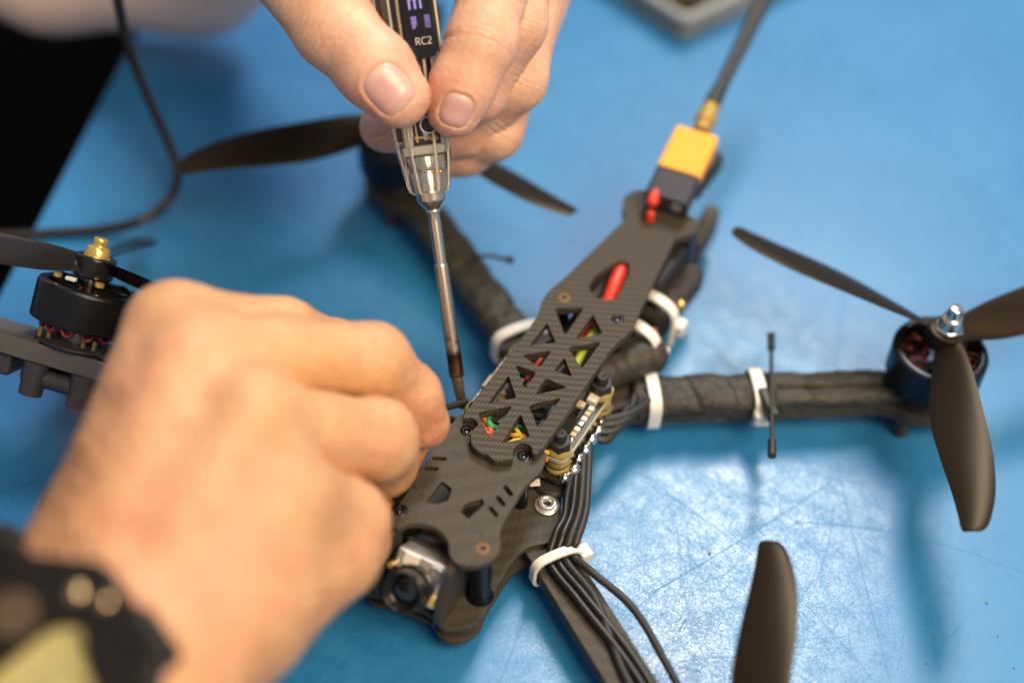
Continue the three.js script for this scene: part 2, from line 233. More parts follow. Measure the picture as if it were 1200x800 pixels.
// front plate under it, with the camera notch
{
  const sh = outline([[-6.6, 19, 2], [-15.2, 18, 2], [-15.4, 33, 1], [-14.4, 42.5, 6], [-12.6, 57, 4], [-13.4, 65.2, 3], [-10, 68.2, 2], [-7.6, 67.4, 1.6], [-6, 63.8, 3], [0.8, 61.2, 7], [7.2, 63.8, 3], [9.2, 67.6, 2], [13.4, 70.4, 3], [19, 68, 4], [22.6, 62.6, 3], [21.4, 57, 3], [18.3, 53, 5], [17, 36, 4], [17.6, 30, 1], [18.6, 27, 1.5], [17.2, 19.5, 2], [15, 18, 2], [8.4, 19, 2], [6.4, 27.2, 1.5], [-4.6, 27.2, 1.5]]);
  sh.holes.push(outline([[-6.3, 45.4, 1], [-2, 46.4, 1], [-.7, 51, 1], [-3, 54, 1], [-6.2, 55, 1]], 1, new THREE.Path()));
  sh.holes.push(outline([[4.2, 49.4, 1], [8, 44.6, 1], [9.8, 46.4, 1], [8.4, 54.2, 1], [4.4, 53, 1]].reverse(), 1, new THREE.Path()));
  const slot = (x, z, a, l = 1.5, r = .75) => { const p = new THREE.Path(), c = Math.cos(a), s = Math.sin(a); p.moveTo(x - l * c + r * s, z - l * s - r * c); p.lineTo(x + l * c + r * s, z + l * s - r * c); p.absarc(x + l * c, z + l * s, r, a - Math.PI / 2, a + Math.PI / 2, false); p.lineTo(x - l * c - r * s, z - l * s + r * c); p.absarc(x - l * c, z - l * s, r, a + Math.PI / 2, a + 1.5 * Math.PI, false); return p; };
  for (const z of [38.2, 42.9, 47.6]) { sh.holes.push(slot(-11.5, z, -.5)); sh.holes.push(slot(13.2, z, .5)); }
  for (const [x, z] of [[-9.6, 23.8], [11, 23.6], [17.2, 61.3], [-11.2, 61.6]]) sh.holes.push(circleHole(x, z, 1.2));
  part('front_plate', plate(sh, 48.4, 2.2, 0.18), M.carbonFront, quad, 'flat carbon front plate with slots and two five-sided holes');
  for (const [x, z, f] of [[-8.2, 33.4, 1], [12.2, 33.4, 1], [-12.2, 51.8, .6], [13.4, 56.2, .6]]) for (const [dx, dz, w, d] of [[0, 0, 3.2 * f, .4], [-1.7 * f, 1.1 * f, .4, .9], [1.7 * f, .9 * f, .4, .6]]) part('etched_mark', new THREE.BoxGeometry(w, .12, d * 1.3).rotateY(-.1).translate(x + dx, 48.46, z + dz), M.blackMatte, quad);
}
// screws in the plates: countersunk ring and a hex-socket head
{
  const head = lathe([[0.9, -0.7], [0.9, 0.1], [1.5, 0.12], [2.5, -0.16], [2.5, -1]], 28), sock = merge([cyl(0.95, 0.95, 0.1, 6).translate(0, -0.75, 0)]), glint = new THREE.SphereGeometry(0.42, 10, 8);
  for (const [x, z, y, rust] of [[-9.6, 23.8, 48.5], [11, 23.6, 48.5], [17.2, 61.3, 48.5, 1], [-11.2, 61.6, 48.5], [-9.6, -43.3, 51.7, 1], [10.9, -43.7, 51.7]]) {
    const s = placed('screw', head, rust ? rustMat() : M.blackMetal, quad, V(x, y, z)); placed('socket', sock, M.chip, s, V(0, 0, 0)); if (!rust) placed('socket_floor', glint, M.steel, s, V(-.1, -.85, .1)); }
}
function rustMat() { return M.rust ??= new THREE.MeshStandardMaterial({ color: new THREE.Color().setRGB(0.16, 0.09, 0.045), roughness: 0.6 }); }
// middle and bottom plates, arms
{
  const mid = outline([[-19, -46, 3], [-15, -52, 3], [17, -52, 3], [21, -46, 3], [25, -36, 3], [15.5, -24, 5], [15.5, 6, 6], [20.5, 12, 4], [24, 20, 5], [29, 27.5, 1.5], [25.8, 33.5, 1.5], [22, 36.5, 2], [19.8, 42, 6], [20.4, 62, 3], [22.4, 67, 4], [19.6, 74, 4], [13.2, 78, 2], [9.6, 75.4, 3], [5.5, 75, 3], [-4, 76.4, 3], [-9, 76.6, 3], [-12.5, 78.5, 3], [-17, 75.5, 3], [-19, 68, 4], [-16.5, 60, 4], [-17.5, 40, 5], [-26, 29, 3], [-16, 12, 4], [-13.5, -4, 8], [-15, -24, 5], [-24, -34, 3]]);
  const bottom = outline([[-20, -52, 4], [-10, -60, 3], [-8, -136, 3], [8, -141, 3], [11.5, -138, 2], [11.5, -60, 3], [22, -52, 4], [27, -38, 3], [16, -14, 6], [17, 14, 6], [27, 30, 4], [19.4, 44, 4], [20, 62, 4], [21.6, 68, 4], [18.6, 75, 4], [12, 77, 3], [8, 73, 3], [-8, 74.5, 3], [-12, 77.2, 3], [-17, 74, 3], [-18, 66, 4], [-17, 44, 4], [-25, 30, 4], [-14, 14, 6], [-14, -14, 6], [-25, -38, 3]]);
  part('middle_plate', plate(mid, 24, 2, .18), M.carbonArm, quad); part('bottom_plate', plate(bottom, 16.8, 2.4, .18), M.carbonArm, quad);
  const armShape = (L) => outline([[-4, -7.2, 2], [L - 16, -7.2, 6], [L - 8, -13, 6], [L + 8, -13.5, 6], [L + 15, -6, 6], [L + 15, 6, 6], [L + 8, 13.5, 6], [L - 8, 13, 6], [L - 16, 7.2, 6], [-4, 7.2, 2]], 3);
  const arms = [['RB', 20, -37, 111.2, -97.7], ['RF', 20, 29, 119, 96.5], ['LB', -18, -37, -109.4, -97.7], ['LF', -18, 29, -109.4, 95.4]];
  for (const [, x0, z0, x1, z1] of arms) {
    const L = Math.hypot(x1 - x0, z1 - z0), g = plate(armShape(L), 22, 5.2, .3); g.rotateY(-Math.atan2(z1 - z0, x1 - x0)); g.translate(x0, 0, z0);
    part('arm', g, M.carbonArm, quad);
    if (x1 < 0 && z1 > 0) continue;                                    // under the hand
    const a = Math.atan2(z1 - z0, x1 - x0), qa = new THREE.Quaternion().setFromAxisAngle(V(0, 1, 0), -a);
    // printed foot under the motor
    const ft = []; for (const [px, pz] of [[-9, -8], [-9, 8], [9, -8], [9, 8]]) ft.push(cyl(3.6, 3.2, 8.2, 16).translate(px, 12.7, pz)); ft.push(rbox(20, 4, 18, 1.5).translate(0, 14, 0));
    part('motor_foot', xf(merge(ft), V(x1, 0, z1), qa), M.skid, quad);
    motor(quad, V(x1, 22, z1), qa);
  }
}
const RFT = onH(905, 632, 50.4), RFA = Math.atan2(RFT.z - 96.5, RFT.x - 119) - .01;
propeller(quad, V(111.2, 50.4, -97.7), null, 3.277, -1, M.prop);
propeller(quad, V(-111.2, 50.4, -97.7), null, 2.232, 1, M.prop);
propeller(quad, V(119, 50.4, 96.5), null, RFA, 1, M.prop);

// standoffs
for (const [x, z] of [[17.2, 61.3], [-11.2, 61.6]]) part('standoff', lathe([[0, 23.5], [4.2, 23.5], [4.4, 24.2], [3.3, 26], [3.2, 44], [4, 46.2], [0, 46.2]], 28).translate(x, 0, z), M.blackMetal, quad);
for (const [x, z, y] of [[-9.6, 23.8, 46.2], [11, 23.6, 46.2], [-9.6, -43.3, 48.4], [10.9, -43.7, 48.4], [-11, -101, 48.4], [12.4, -100, 48.4]]) part('standoff', cyl(2.5, 2.5, y - 16, 20).translate(x, (y + 16) / 2, z), M.blackMetal, quad);
// washers on the middle plate
part('cap_screw', merge([lathe([[1.3, 24.6], [1.5, 26.2], [2.6, 26.4], [2.75, 26], [2.75, 24], [4.0, 24.2], [4.1, 24.8], [2.8, 25]], 32)]).translate(19, 0, 20), M.satin, quad, 'bright steel screw head and washer on the middle plate');
part('cap_screw', lathe([[0, 24.9], [1.4, 25], [2.6, 26.4], [2.75, 24]], 28).translate(-17, 0, 20), M.satin, quad);
part('white_tab', rbox(3.6, .8, 3, .3).rotateY(.6).translate(11.9, 27, 15.6), M.white, quad);
// the camera in its cage
{
  for (const x of [-10.2, 11.6]) { const sh = outline([[52, 24.2, 1], [78, 24.2, 2], [78.5, 29, 3], [75, 38, 4], [72, 45, 2], [66, 46.1, 1], [52, 46.1, 1]], 2); const g = new THREE.ExtrudeGeometry(sh, { depth: 2, bevelEnabled: true, bevelSize: .15, bevelThickness: .15, bevelSegments: 2 }); g.rotateY(-Math.PI / 2); g.translate(x + 1, 0, 0); part('cage_plate', g, M.cage ??= new THREE.MeshPhysicalMaterial({ color: new THREE.Color().setRGB(.045, .043, .042), roughness: .5, specularIntensity: .7 }), quad); }
  const ax = V(0.06, 0.6, 0.8).normalize(), q = qFrom(ax, V(1, 0, 0)), c = V(1.4, 33.6, 71);
  const cam = placed('front_camera', rbox(17, 9, 14.5, 1.2, 3).translate(0, 0, -1.2), M.satin, quad, c, q);
  placed('camera_back', rbox(18.8, 8, 18.8, 1), M.blackMatte, cam, V(0, -8, 0));
  placed('face_plate', rbox(15, 1.6, 6, .4), M.satin, cam, V(0, 4.8, -5.5)); placed('face_plate', rbox(4, 2.2, 5.5, .4), M.steel, cam, V(5.4, 5, -4.8)); placed('face_plate', rbox(5, 2, 4, .4), M.white, cam, V(-3, 5.2, -6.4));
  placed('front_cover', rbox(13.5, 1.2, 7, .4), M.blackMatte, cam, V(-1, 4.9, 2.6)); placed('front_cover', rbox(5, 1.2, 13, .4), M.blackMatte, cam, V(-6, 4.9, 0)); placed('lens_mount', lathe([[6.9, 4], [6.9, 7.6], [6.6, 8], [5, 8]], 36), M.blackGloss, cam, V(0, 0, 1));
  const lb = placed('lens', lathe([[5.4, 4], [5.6, 8.6], [6.0, 9], [6.3, 9.6], [6.3, 13.6], [6.1, 14], [5.5, 14], [5.3, 12.6], [4.6, 11.6], [4.2, 11.2]], 48), M.blackGloss, cam, V(0, 0, 1));
  placed('lens_glass', lathe([[0, 12.6], [1.8, 12.4], [3.4, 11.9], [4.6, 11.2]], 36), M.glass, lb, V(0, 0, 0));
  placed('focus_screw', cyl(1.3, 1.3, 2.4, 14).rotateX(Math.PI / 2), M.gold, cam, V(7, 5.6, 3)); placed('focus_screw', cyl(.9, .9, 4, 14), M.gold, cam, V(-8, 6, -3));
}
// electronics stack
{
  const zc = -6.5, sq = (h, r) => outline([[CX - h, zc - h, r], [CX + h, zc - h, r], [CX + h, zc + h, r], [CX - h, zc + h, r]], r);
  const ESC = part('speed_controller', plate(sq(20, 3), 30, 1.8, .1), M.pcb, quad), FC = part('flight_controller', plate(sq(19.3, 3.4), 39, 1.5, .1), M.pcb, quad);
  part('board_edge', (() => { const s = sq(19.5, 3.5); s.holes.push(sq(19.1, 3.3)); return plate(s, 39.05, 1.4, .05); })(), M.pcbEdge, FC);
  const chip = (x, y, z, w, h, d, mat, p, name = 'chip', turn = 0) => part(name, rbox(w, h, d, .2, 1).rotateY(turn).translate(x, y + h / 2, z), mat, p);
  seed = 31;
  chip(1, 39, -4, 9, 1.2, 9, M.chip, FC); chip(-8, 39, -16, 5, 1, 4, M.chip, FC); chip(8, 39, 3, 5, 1, 5, M.chip, FC); chip(-6, 39, 6, 4, 1, 6, M.beige, FC);
  chip(-16.6, 39, -4.2, 3.2, 2.4, 6, M.beige, FC, 'beige_connector'); chip(-17, 39, -14, 1.6, 1.2, 2.2, M.white, FC); chip(-17, 39, -11.2, 1.6, 1.2, 1.6, M.white, FC); chip(-17.4, 39, 1.8, 1.4, 1, 1.2, M.white, FC);
  for (const [x, z] of [[-17.4, -20], [-16.8, 5.2], [-16.4, 6.9]]) part('gold_pad', new THREE.SphereGeometry(1.25, 14, 10).scale(1, .8, 1).translate(x, 39.4, z), M.gold, FC);
  for (let i = 0; i < 7; i++) chip(17.6, 39, 3.4 - i * 2.6, 1.9, 1.3, 1.9, [M.white, M.ceramic, M.white, M.solder][i % 4], FC, 'capacitor');
  chip(16.4, 39, -16, 3.4, 2.2, 3.6, M.white, FC); chip(14.6, 39, -8, 2, 1.4, 4, M.solder, FC); chip(12.6, 39, -12, 2.6, 1.2, 2.6, M.ceramic, FC); chip(17.8, 39, 6.4, 2.4, 1, 3, M.red, FC, 'red_resistor'); part('red_mark', new THREE.TorusGeometry(.55, .14, 6, 14).rotateX(Math.PI / 2).translate(17.8, 40.05, 6.4), M.white, FC);
  for (let i = 0; i < 34; i++) { const x = rr(-15, 15), z = zc + rr(-16, 17); chip(x, 39, z, rr(.8, 2.4), rr(.5, 1.4), rr(.8, 2.4), [M.ceramic, M.white, M.chip, M.solder, M.chip, M.beige][i % 6], FC, 'component', rr(0, 1) > .8 ? .78 : 0); }
  for (const [x, z] of [[-3.5, -14.5], [4.6, -15.6], [6.2, -13.4], [8.2, -18.6], [6.4, -18], [5.6, 10.4], [7.4, 11], [-2, 12.4]]) part('gold_pad', new THREE.SphereGeometry(1, 12, 8).translate(x, 39.6, z), M.gold, FC);
  for (let i = 0; i < 5; i++) part('gold_pad', cyl(.62, .62, .3, 12).translate(12.4 + i * 1.5, 39.1, 11.8 - Math.max(0, i - 3) * 1.6), M.gold, FC);
  for (const [x, z, k] of [[20, 11.5, 1], [21.4, 7.4, 1.25], [20.4, 2.2, 1], [20.6, -2.4, 1.3], [20.4, -7.4, 1.3], [20.6, -12, 1.1], [19.6, -16, .9]]) part('solder_joint', new THREE.SphereGeometry(1.7 * k, 16, 12).scale(1, .85 + .2 * rnd(), 1.25).rotateY(rr(-.5, .5))  .translate(x + .5, 31, z), M.solder, ESC);
  for (let i = 0; i < 10; i++) chip(18.8, 30, 10 - i * 2.7, 1.4, 1.1, 1.6, [M.ceramic, M.chip, M.beige][i % 3], ESC, 'component');
  for (const [x, z] of [[16.3, 8.5], [16.8, -20.8], [-14.4, 8.5], [-14.4, -21.4]]) {
    const d = part('damper', lathe([[2, 24], [4.4, 24], [4.6, 25], [4, 26], [4, 26.6]], 28).translate(x, 0, z), M.blackMatte, quad);
    part('grommet', lathe([[3.2, 30.2], [3.9, 30.5], [4.05, 31.5], [3.9, 32.6], [3.3, 33]], 28).translate(x, 0, z), M.gummy, d); part('grommet', lathe([[3.3, 33.4], [3.9, 33.8], [4.05, 35.2], [3.9, 36.8], [3.2, 37.4]], 28).translate(x, 0, z), M.gummy, d);
    part('grommet_ring', lathe([[3.2, 32.8], [3.75, 33], [3.75, 33.4], [3.2, 33.6]], 28).translate(x, 0, z), M.blackMatte, d); part('grommet', lathe([[4.2, 39], [4.3, 40], [3.6, 41.6], [3, 41.8]], 28).translate(x, 0, z), M.gummy, d);
    if (x > 0) part('damper_nut', merge([lathe([[2, 41.4], [4, 41.4], [4.1, 41.9], [4.1, 44.2], [3.7, 44.8], [2.2, 44.8]], 6).rotateY(.4), lathe([[2.2, 44.8], [2.1, 47.4], [1.5, 48], [0, 47.2]], 16)]).translate(x, 0, z), M.blackMatte, d);
  }
  part('board_bracket', lathe([[0, 24.2], [6.5, 24.2], [6.8, 25], [5.2, 26.4], [0, 26.4]], 28).translate(16.6, 0, 10.6), M.blackMatte, quad);
}
// coloured wires under the lattice
{
  const w = (pts, m, r = .75, name = 'thin_wire') => part(name, tube(pts.map((p) => V(...p)), r, 40, 8), m, quad);
  w([[-7, 41, 4], [-8, 46, 12], [-5, 47, 17], [0, 44, 14], [4, 41, 8]], M.green, 1.2); w([[-9, 41, 8], [-8, 45.5, 15.5], [-5, 47, 20.5], [-1, 46, 18], [2, 42, 11]], M.red, .95); w([[-9.5, 40, 13], [-7, 44, 19], [-3, 46, 22], [3, 45, 19], [9, 40, 12]], M.rubber, .85);
  w([[-3, 40, 27], [2, 46.5, 24], [6.5, 47, 17.5], [11, 45, 17], [14, 40, 12]], M.yellow, .85); w([[-6, 40, 25], [0, 45.5, 25], [5, 47, 21.5], [10, 45, 19], [15, 40, 15]], M.orange, .9); w([[-2, 40, 14], [3, 46, 16], [8, 47, 15.5], [12, 43, 19]], M.yellow, .8); w([[0, 40, 16], [4, 45, 18.6], [9, 45.5, 20], [12, 41, 22]], M.green, .7); w([[-8, 40, 20], [-4, 45, 25], [2, 46, 26.5], [8, 43, 24]], M.red, .8); w([[2, 40, 12], [5, 46.6, 19], [8, 46, 22], [10, 41, 26]], M.lime, .8);
  w([[7, 40, -14], [6.4, 46, -22], [5.6, 47, -30], [4, 44, -42]], M.lime, 1.5); w([[-8, 40, -20], [-6, 45, -26], [-3, 44, -34], [-2, 40, -46]], M.rubber, 1.6); w([[-7, 40, -12], [-6, 43, -20], [-5.4, 42, -26]], M.red, .9);
  seed = 404; for (let i = 0; i < 9; i++) { const x = rr(-9, 9), z = rr(8, 24), a = rr(0, 3.1), c = Math.cos(a), n = Math.sin(a); w([[x - 9 * c, 41, z - 9 * n], [x - 4 * c, rr(45, 47), z - 4 * n], [x + rr(-1, 1), rr(46, 47.3), z + rr(-1, 1)], [x + 4 * c, rr(44, 46.5), z + 4 * n], [x + 9 * c, 41, z + 9 * n]], [M.yellow, M.red, M.orange, M.rubber, M.green][i % 5], rr(.7, .95)); }
  part('battery_lead', tube([V(1, 36, -30), V(1.5, 40, -44), V(2, 44.5, -56), V(.4, 47, -66), V(-1.2, 47, -80), V(-3, 46, -98), V(-4.6, 49, -108)], 2.7, 60, 16), M.red, quad, 'thick red battery lead in the slot'); part('battery_lead', tube([V(-5, 36, -30), V(-5, 40, -46), V(-4.5, 43, -60), V(-6, 44, -80), V(4, 45, -98), V(4.5, 49, -110)], 2.7, 60, 16), M.rubber, quad);
  part('silver_can', cyl(4, 4, 14, 24).rotateZ(1.57).rotateY(.9).translate(-5, 40, -62), M.satin, quad);
}
// battery plug on the tail
{
  const ax = V(-.08, .26, -1).normalize(), q = qFrom(ax, V(1, 0, 0)), c = V(1.9, 56.6, -101.4);
  const xt = placed('battery_plug', (() => { const s = outline([[-8, -4.6, 1.2], [8, -4.6, 1.2], [8, 1.8, 2.4], [4.6, 4.6, 2], [-8, 4.6, 1.2]], 1); return new THREE.ExtrudeGeometry(s, { depth: 19, bevelEnabled: true, bevelSize: .4, bevelThickness: .4, bevelSegments: 3 }).rotateX(-Math.PI / 2).translate(0, 13, 0); })(), M.xtYellow, quad, c, q, 'amber battery plug on the tail');
  placed('plug_sleeve', (() => { const s = outline([[-8.1, -4, 2], [8.1, -4, 2], [8.1, 4.2, 2], [-8.1, 4.2, 2]], 1); return new THREE.ExtrudeGeometry(s, { depth: 13, bevelEnabled: true, bevelSize: .3, bevelThickness: .3, bevelSegments: 2 }).rotateX(-Math.PI / 2); })(), M.xtSleeve, xt, V(0, 0, 0));
  placed('red_lead_end', new THREE.CapsuleGeometry(2.3, 3, 8, 18), M.red, xt, V(-4.4, -.6, 2.4)); placed('red_lead_end', new THREE.CapsuleGeometry(1.6, 2, 8, 18).rotateX(1.2), M.red, xt, V(-3.6, -6.4, -1.2));
  placed('steel_pin', cyl(2.1, 2.1, 3, 18), M.satin, xt, V(4.2, 1, .4));
  // black holder behind it, with the gilded antenna socket
  const h = part('antenna_holder', rbox(16.5, 9, 24, 2.5, 3).rotateY(-.02).translate(0.2, 51, -131), M.blackMatte, quad);
  const a0 = at(822, 154, 566), a1 = at(834, 124, 570), a2 = at(896, -2, 610), a3 = at(925, -70, 628);
  part('antenna_socket', rod(a0, a1, 3.8, 3.6, 6), M.gold, h); part('socket_ring', rod(a0.clone().lerp(a1, .35), a0.clone().lerp(a1, .62), 4.2, 4.2, 24), M.gold, h);
  part('whip_antenna', merge([rod(a1, a1.clone().lerp(a2, .22), 3.4, 2.6), rod(a1.clone().lerp(a2, .22), a2, 2.6, 3.5), rod(a2, a3, 3.5, 3.9)]), M.rubber, h);
}
// things under the tail's right side
{
  part('tape_bundle', new THREE.CapsuleGeometry(7, 20, 8, 24).rotateZ(Math.PI / 2).rotateY(1.0).translate(15.5, 30, -45), tapeMat(), quad); part('tape_bundle', rbox(13, 12, 34, 3, 3).rotateY(-.06).translate(14.4, 28, -86), tapeMat(), quad);
  part('rear_bracket', rbox(7, 16, 34, 1.6, 2).translate(10.6, 36, -92), M.blackMatte, quad); part('rear_bracket', rbox(6, 14, 24, 1.6, 2).rotateY(.05).translate(9.5, 24, -128), M.carbonArm, quad);
  part('gold_contact', new THREE.SphereGeometry(1.8, 14, 10).translate(20.8, 33, -80), M.gold, quad); part('gold_contact', new THREE.SphereGeometry(2, 14, 10).translate(18.4, 33, -62), M.copper, quad);
}
function tapeMat() {
  if (M.tape) return M.tape;
  const b = dataTex(256, 256, (x, y) => Math.round(128 + 150 * fbm(x / 256 * 5 + 1.2 * fbm(x / 90, y / 60, 2), y / 256 * 9, 4.4, 4) + 14 * (rnd() - .5))), c = dataTex(256, 256, (x, y) => { const f = 0.2 + 0.12 * fbm(x / 40, y / 24, 9.1, 3) + 0.03 * rnd(); return [255 * f, 244 * f, 225 * f]; }, true);
  return M.tape = new THREE.MeshPhysicalMaterial({ map: c, bumpMap: b, bumpScale: 1.2 * S, roughness: .5, specularIntensity: .7 });
}
// arm dressings: tape wrap, sleeves, straps
const armFrame = (x0, z0, x1, z1) => { const d = V(x1 - x0, 0, z1 - z0).normalize(), s = V(-d.z, 0, d.x); return (t, w, y) => V(x0, y, z0).addScaledVector(d, t).addScaledVector(s, w); };
const RBp = armFrame(20, -37, 111.2, -97.7), RFp = armFrame(20, 29, 119, 96.5), LBp = armFrame(-18, -37, -109.4, -97.7);
function wrap(P, t0, t1, w, y0, y1, lump) {                          // a lumpy sleeve of tape round an arm
  const nt = 60, na = 28, Pn = [], U = [], I = [];
  for (let i = 0; i <= nt; i++) for (let j = 0; j <= na; j++) { const t = t0 + (t1 - t0) * i / nt, a = j / na * Math.PI * 2, ca = Math.cos(a), sa = Math.sin(a), k = Math.pow(Math.abs(ca) ** 3.2 + Math.abs(sa) ** 3.2, -1 / 3.2);
      const seam = 0.22 * Math.sin((t * 0.42 + a * 0.8)) + 0.25 * Math.sign(Math.sin(t * .23 + a * .5)) + 0.9 * fbm(t * .13, ca * 1.1, sa * 1.1 + 4, 3); const r = 1 + lump * (0.06 * seam);
      const p = P(t, w / 2 * ca * k * r, (y0 + y1) / 2 + (y1 - y0) / 2 * sa * k * r + (sa > .3 ? lump * .5 * seam : 0)); Pn.push(p.x, p.y, p.z); U.push(t / 30, a / 6.283 * 1.4); }
  for (let i = 0; i < nt; i++) for (let j = 0; j < na; j++) { const a = i * (na + 1) + j, b = a + 1, c = a + na + 1, d = c + 1; I.push(a, c, b, b, c, d); }
  const g = new THREE.BufferGeometry(); g.setAttribute('position', new THREE.Float32BufferAttribute(Pn, 3)); g.setAttribute('uv', new THREE.Float32BufferAttribute(U, 2)); g.setIndex(I); g.computeVertexNormals(); return g;
}
part('tape_wrap', wrap(RBp, 4, 53, 16, 16.2, 27.5, 1.6), tapeMat(), quad, 'black tape wrapped round the rear right arm');
part('tape_wrap', wrap(LBp, 12, 84, 15.6, 16.2, 26.5, 1.4), tapeMat(), quad, 'black tape wrapped round the rear left arm');
{
  const sl = (w, t0, t1, m, r = 3.1) => tube([RBp(t0, w, 24.6), RBp((t0 + t1) / 2, w * 1.06, 24.9), RBp(t1, w, 24.4)], r, 30, 14);
  M.sleeve ??= new THREE.MeshStandardMaterial({ color: new THREE.Color().setRGB(.034, .028, .022), roughness: .45 }); for (const o of [-3.7, 3.8]) part('wire_sleeve', wrap((t, w, y) => RBp(t, w + o, y), 50, 99, 7.2, 20.4, 26.6, 1.5), tapeMat(), quad);
}
function strap(P, t, hw, y0, y1, name, headSide = 1, band = 4.2, lean = 0) {
  const path = outline([[-hw, y0, 3], [hw, y0, 3], [hw, y1, 4], [0, y1 + 1.2, 6], [-hw, y1, 4]], 3), pts = path.getSpacedPoints(72).slice(0, 72), Pn = [], I = [], n = pts.length, th = 1.1;
  for (let i = 0; i < n; i++) { const a = pts[i], b = pts[(i + 1) % n], c = pts[(i + n - 1) % n]; let nx = -(b.y - c.y), ny = b.x - c.x; const l = Math.hypot(nx, ny); nx /= -l; ny /= -l;
    const e = .3; for (const [o, u] of [[0, -1], [0, 1], [th - e, 1], [th, 1 - e / band * 2], [th, -1 + e / band * 2], [th - e, -1]]) { const p = P(t + u * band / 2 + lean * a.x, a.x + nx * o, a.y + ny * o); Pn.push(p.x, p.y, p.z); } }
  for (let i = 0; i < n; i++) for (let k = 0; k < 6; k++) { const a = i * 6 + k, b = i * 6 + (k + 1) % 6, c = ((i + 1) % n) * 6 + k, d = ((i + 1) % n) * 6 + (k + 1) % 6; I.push(a, b, c, b, d, c); }
  const g0 = new THREE.BufferGeometry(); g0.setAttribute('position', new THREE.Float32BufferAttribute(Pn, 3)); g0.setIndex(I); let g = g0.toNonIndexed(); g.computeVertexNormals(); g = toCreasedNormals(g, .6); g.setAttribute('uv', new THREE.Float32BufferAttribute(new Float32Array(g.attributes.position.count * 2), 2));
  const hp = P(t, headSide * (hw + 2), y0 + (y1 - y0) * .55), d = P(1, 0, 0).sub(P(0, 0, 0)), q = qFrom(V(0, 1, 0), d);
  const m = part(name, g, M.nylon, quad); part('strap_head', xf(rbox(5.6, 5.4, 4.4, 1, 3), hp, q), M.nylon, m); return m;
}
strap(RBp, 9.5, 8.6, 15.5, 27.4, 'cable_tie', -1, 4.4); strap(RBp, 47, 8.6, 15.5, 27.2, 'cable_tie', 1, 4.6); strap(LBp, 9, 9, 15.5, 28, 'cable_tie', 1, 4.2);
strap(RFp, 14, 8.0, 15.4, 25.4, 'cable_tie', -1, 3.2);
{ const TP = (t, w, y) => V(15 + w, y, -45 - t); strap(TP, 11, 7.6, 20, 38, 'cable_tie', 1, 4.6, -.25); strap(TP, 27, 7.4, 20, 38, 'cable_tie', 1, 4.6, -.25); }
// motor wires of the front right arm
{
  const P = RFp; const pr = canvasTex(512, 32, (g) => { g.fillStyle = '#1d1b19'; g.fillRect(0, 0, 512, 32); g.fillStyle = '#8d8a84'; g.font = 'bold 15px sans-serif'; for (let i = 0; i < 5; i++) g.fillText('14AWG', 6 + i * 104, 21); });
  pr.repeat.set(9, 1); M.printed = new THREE.MeshPhysicalMaterial({ map: pr, roughness: .38 });
  const W = [[[21.4, 31, 7.4], [24, 29, 16], [27, 27.6, 24], [27.6, 27.2, 31]], [[20.4, 31, 2.2], [24.8, 29.5, 12], [28.6, 28, 22], [30, 27.6, 31]], [[20.6, 31, -2.4], [26, 29.6, 9], [30.4, 28.2, 20], [32.6, 27.6, 31]], [[20.4, 31, -7.4], [27, 29.4, 7], [32.2, 28, 19], [34.6, 27.4, 30]]];
  const tails = [[P(14, 2.6, 24.4), P(30, 1.6, 24.2), P(55, -1.2, 24), P(85, -1.5, 23.4)], [P(14, 0, 24.4), P(30, -1.2, 24.2), P(52, -3.8, 23.8), P(85, -4, 23.4)], [P(14, -2.6, 24.4), P(32, -3.6, 24), P(60, 1.4, 23.6), P(85, 1.4, 23.4)], [P(14, -5.2, 24.4), P(24, -7, 25.4), P(40, -12.5, 24), P(60, -13, 21), P(82, -11, 20)]];
  W.forEach((w, i) => part('motor_wire', tube([...w.map((p) => V(...p)), ...tails[i]], 1.28, 120, 12), i === 1 || i === 0 ? M.printed : M.rubber, quad));
  // rear right wires enter the tape
  for (let i = 0; i < 4; i++) part('motor_wire', tube([V(20.4, 31, -8 - i * 3), V(25 + i * .6, 29.5, -11 - i * 5), V(24 + i * 1.5, 27, -24 - i * 5), RBp(4, 4 - i * 2.6, 26), RBp(12, 3.5 - i * 2.2, 25)], 1.45, 60, 10), M.rubber, quad);
  part('thin_wire', tube([V(14, 30, -62), V(19, 28, -56), RBp(2, -6, 28), RBp(12, -5, 28)], .6, 30, 8), M.rubber, quad);
  // two leads from the hand to the pad under the iron
  part('lead', tube([at(490, 480, 470), at(515, 478, 484), at(532, 475, 493), V(-20, 38.4, 5.4)], 1.2, 30, 10), M.rubber, quad); part('lead', tube([at(490, 482, 468), at(514, 486, 480), at(530, 492, 490), V(-14, 38, 12), V(-6, 36, 12)], 1.2, 30, 10), M.rubber, quad);
}
// receiver antennas
{
  const A = [onH(904, 396, 30), onH(905, 470, 29), onH(905, 530, 30)], tubeM = M.rubber;
  const a = part('receiver_antenna', rod(A[0], A[2], .75, .75, 12), tubeM, quad, 'thin black receiver antenna across the rear right arm'); for (const [p, d] of [[A[0], A[2]], [A[2], A[0]]]) part('antenna_tip', rod(p.clone().lerp(d, -.03), p.clone().lerp(d, .1), 1.5, 1.4, 16), tubeM, a); part('antenna_hub', rbox(3.6, 5, 13, 1, 2).rotateY(.75).translate(A[1].x - 1, 27.5, A[1].z + 1), tubeM, a);
  const B = [V(-60, 27, -64), V(-54.9, 30, -67.4), V(-43.6, 30, -71.5)]; const b = part('receiver_antenna', tube(B, .7, 20, 8), tubeM, quad); part('antenna_tip', rod(B[2].clone().lerp(B[1], .25), B[2], 1.3, 1.3), tubeM, b);
}
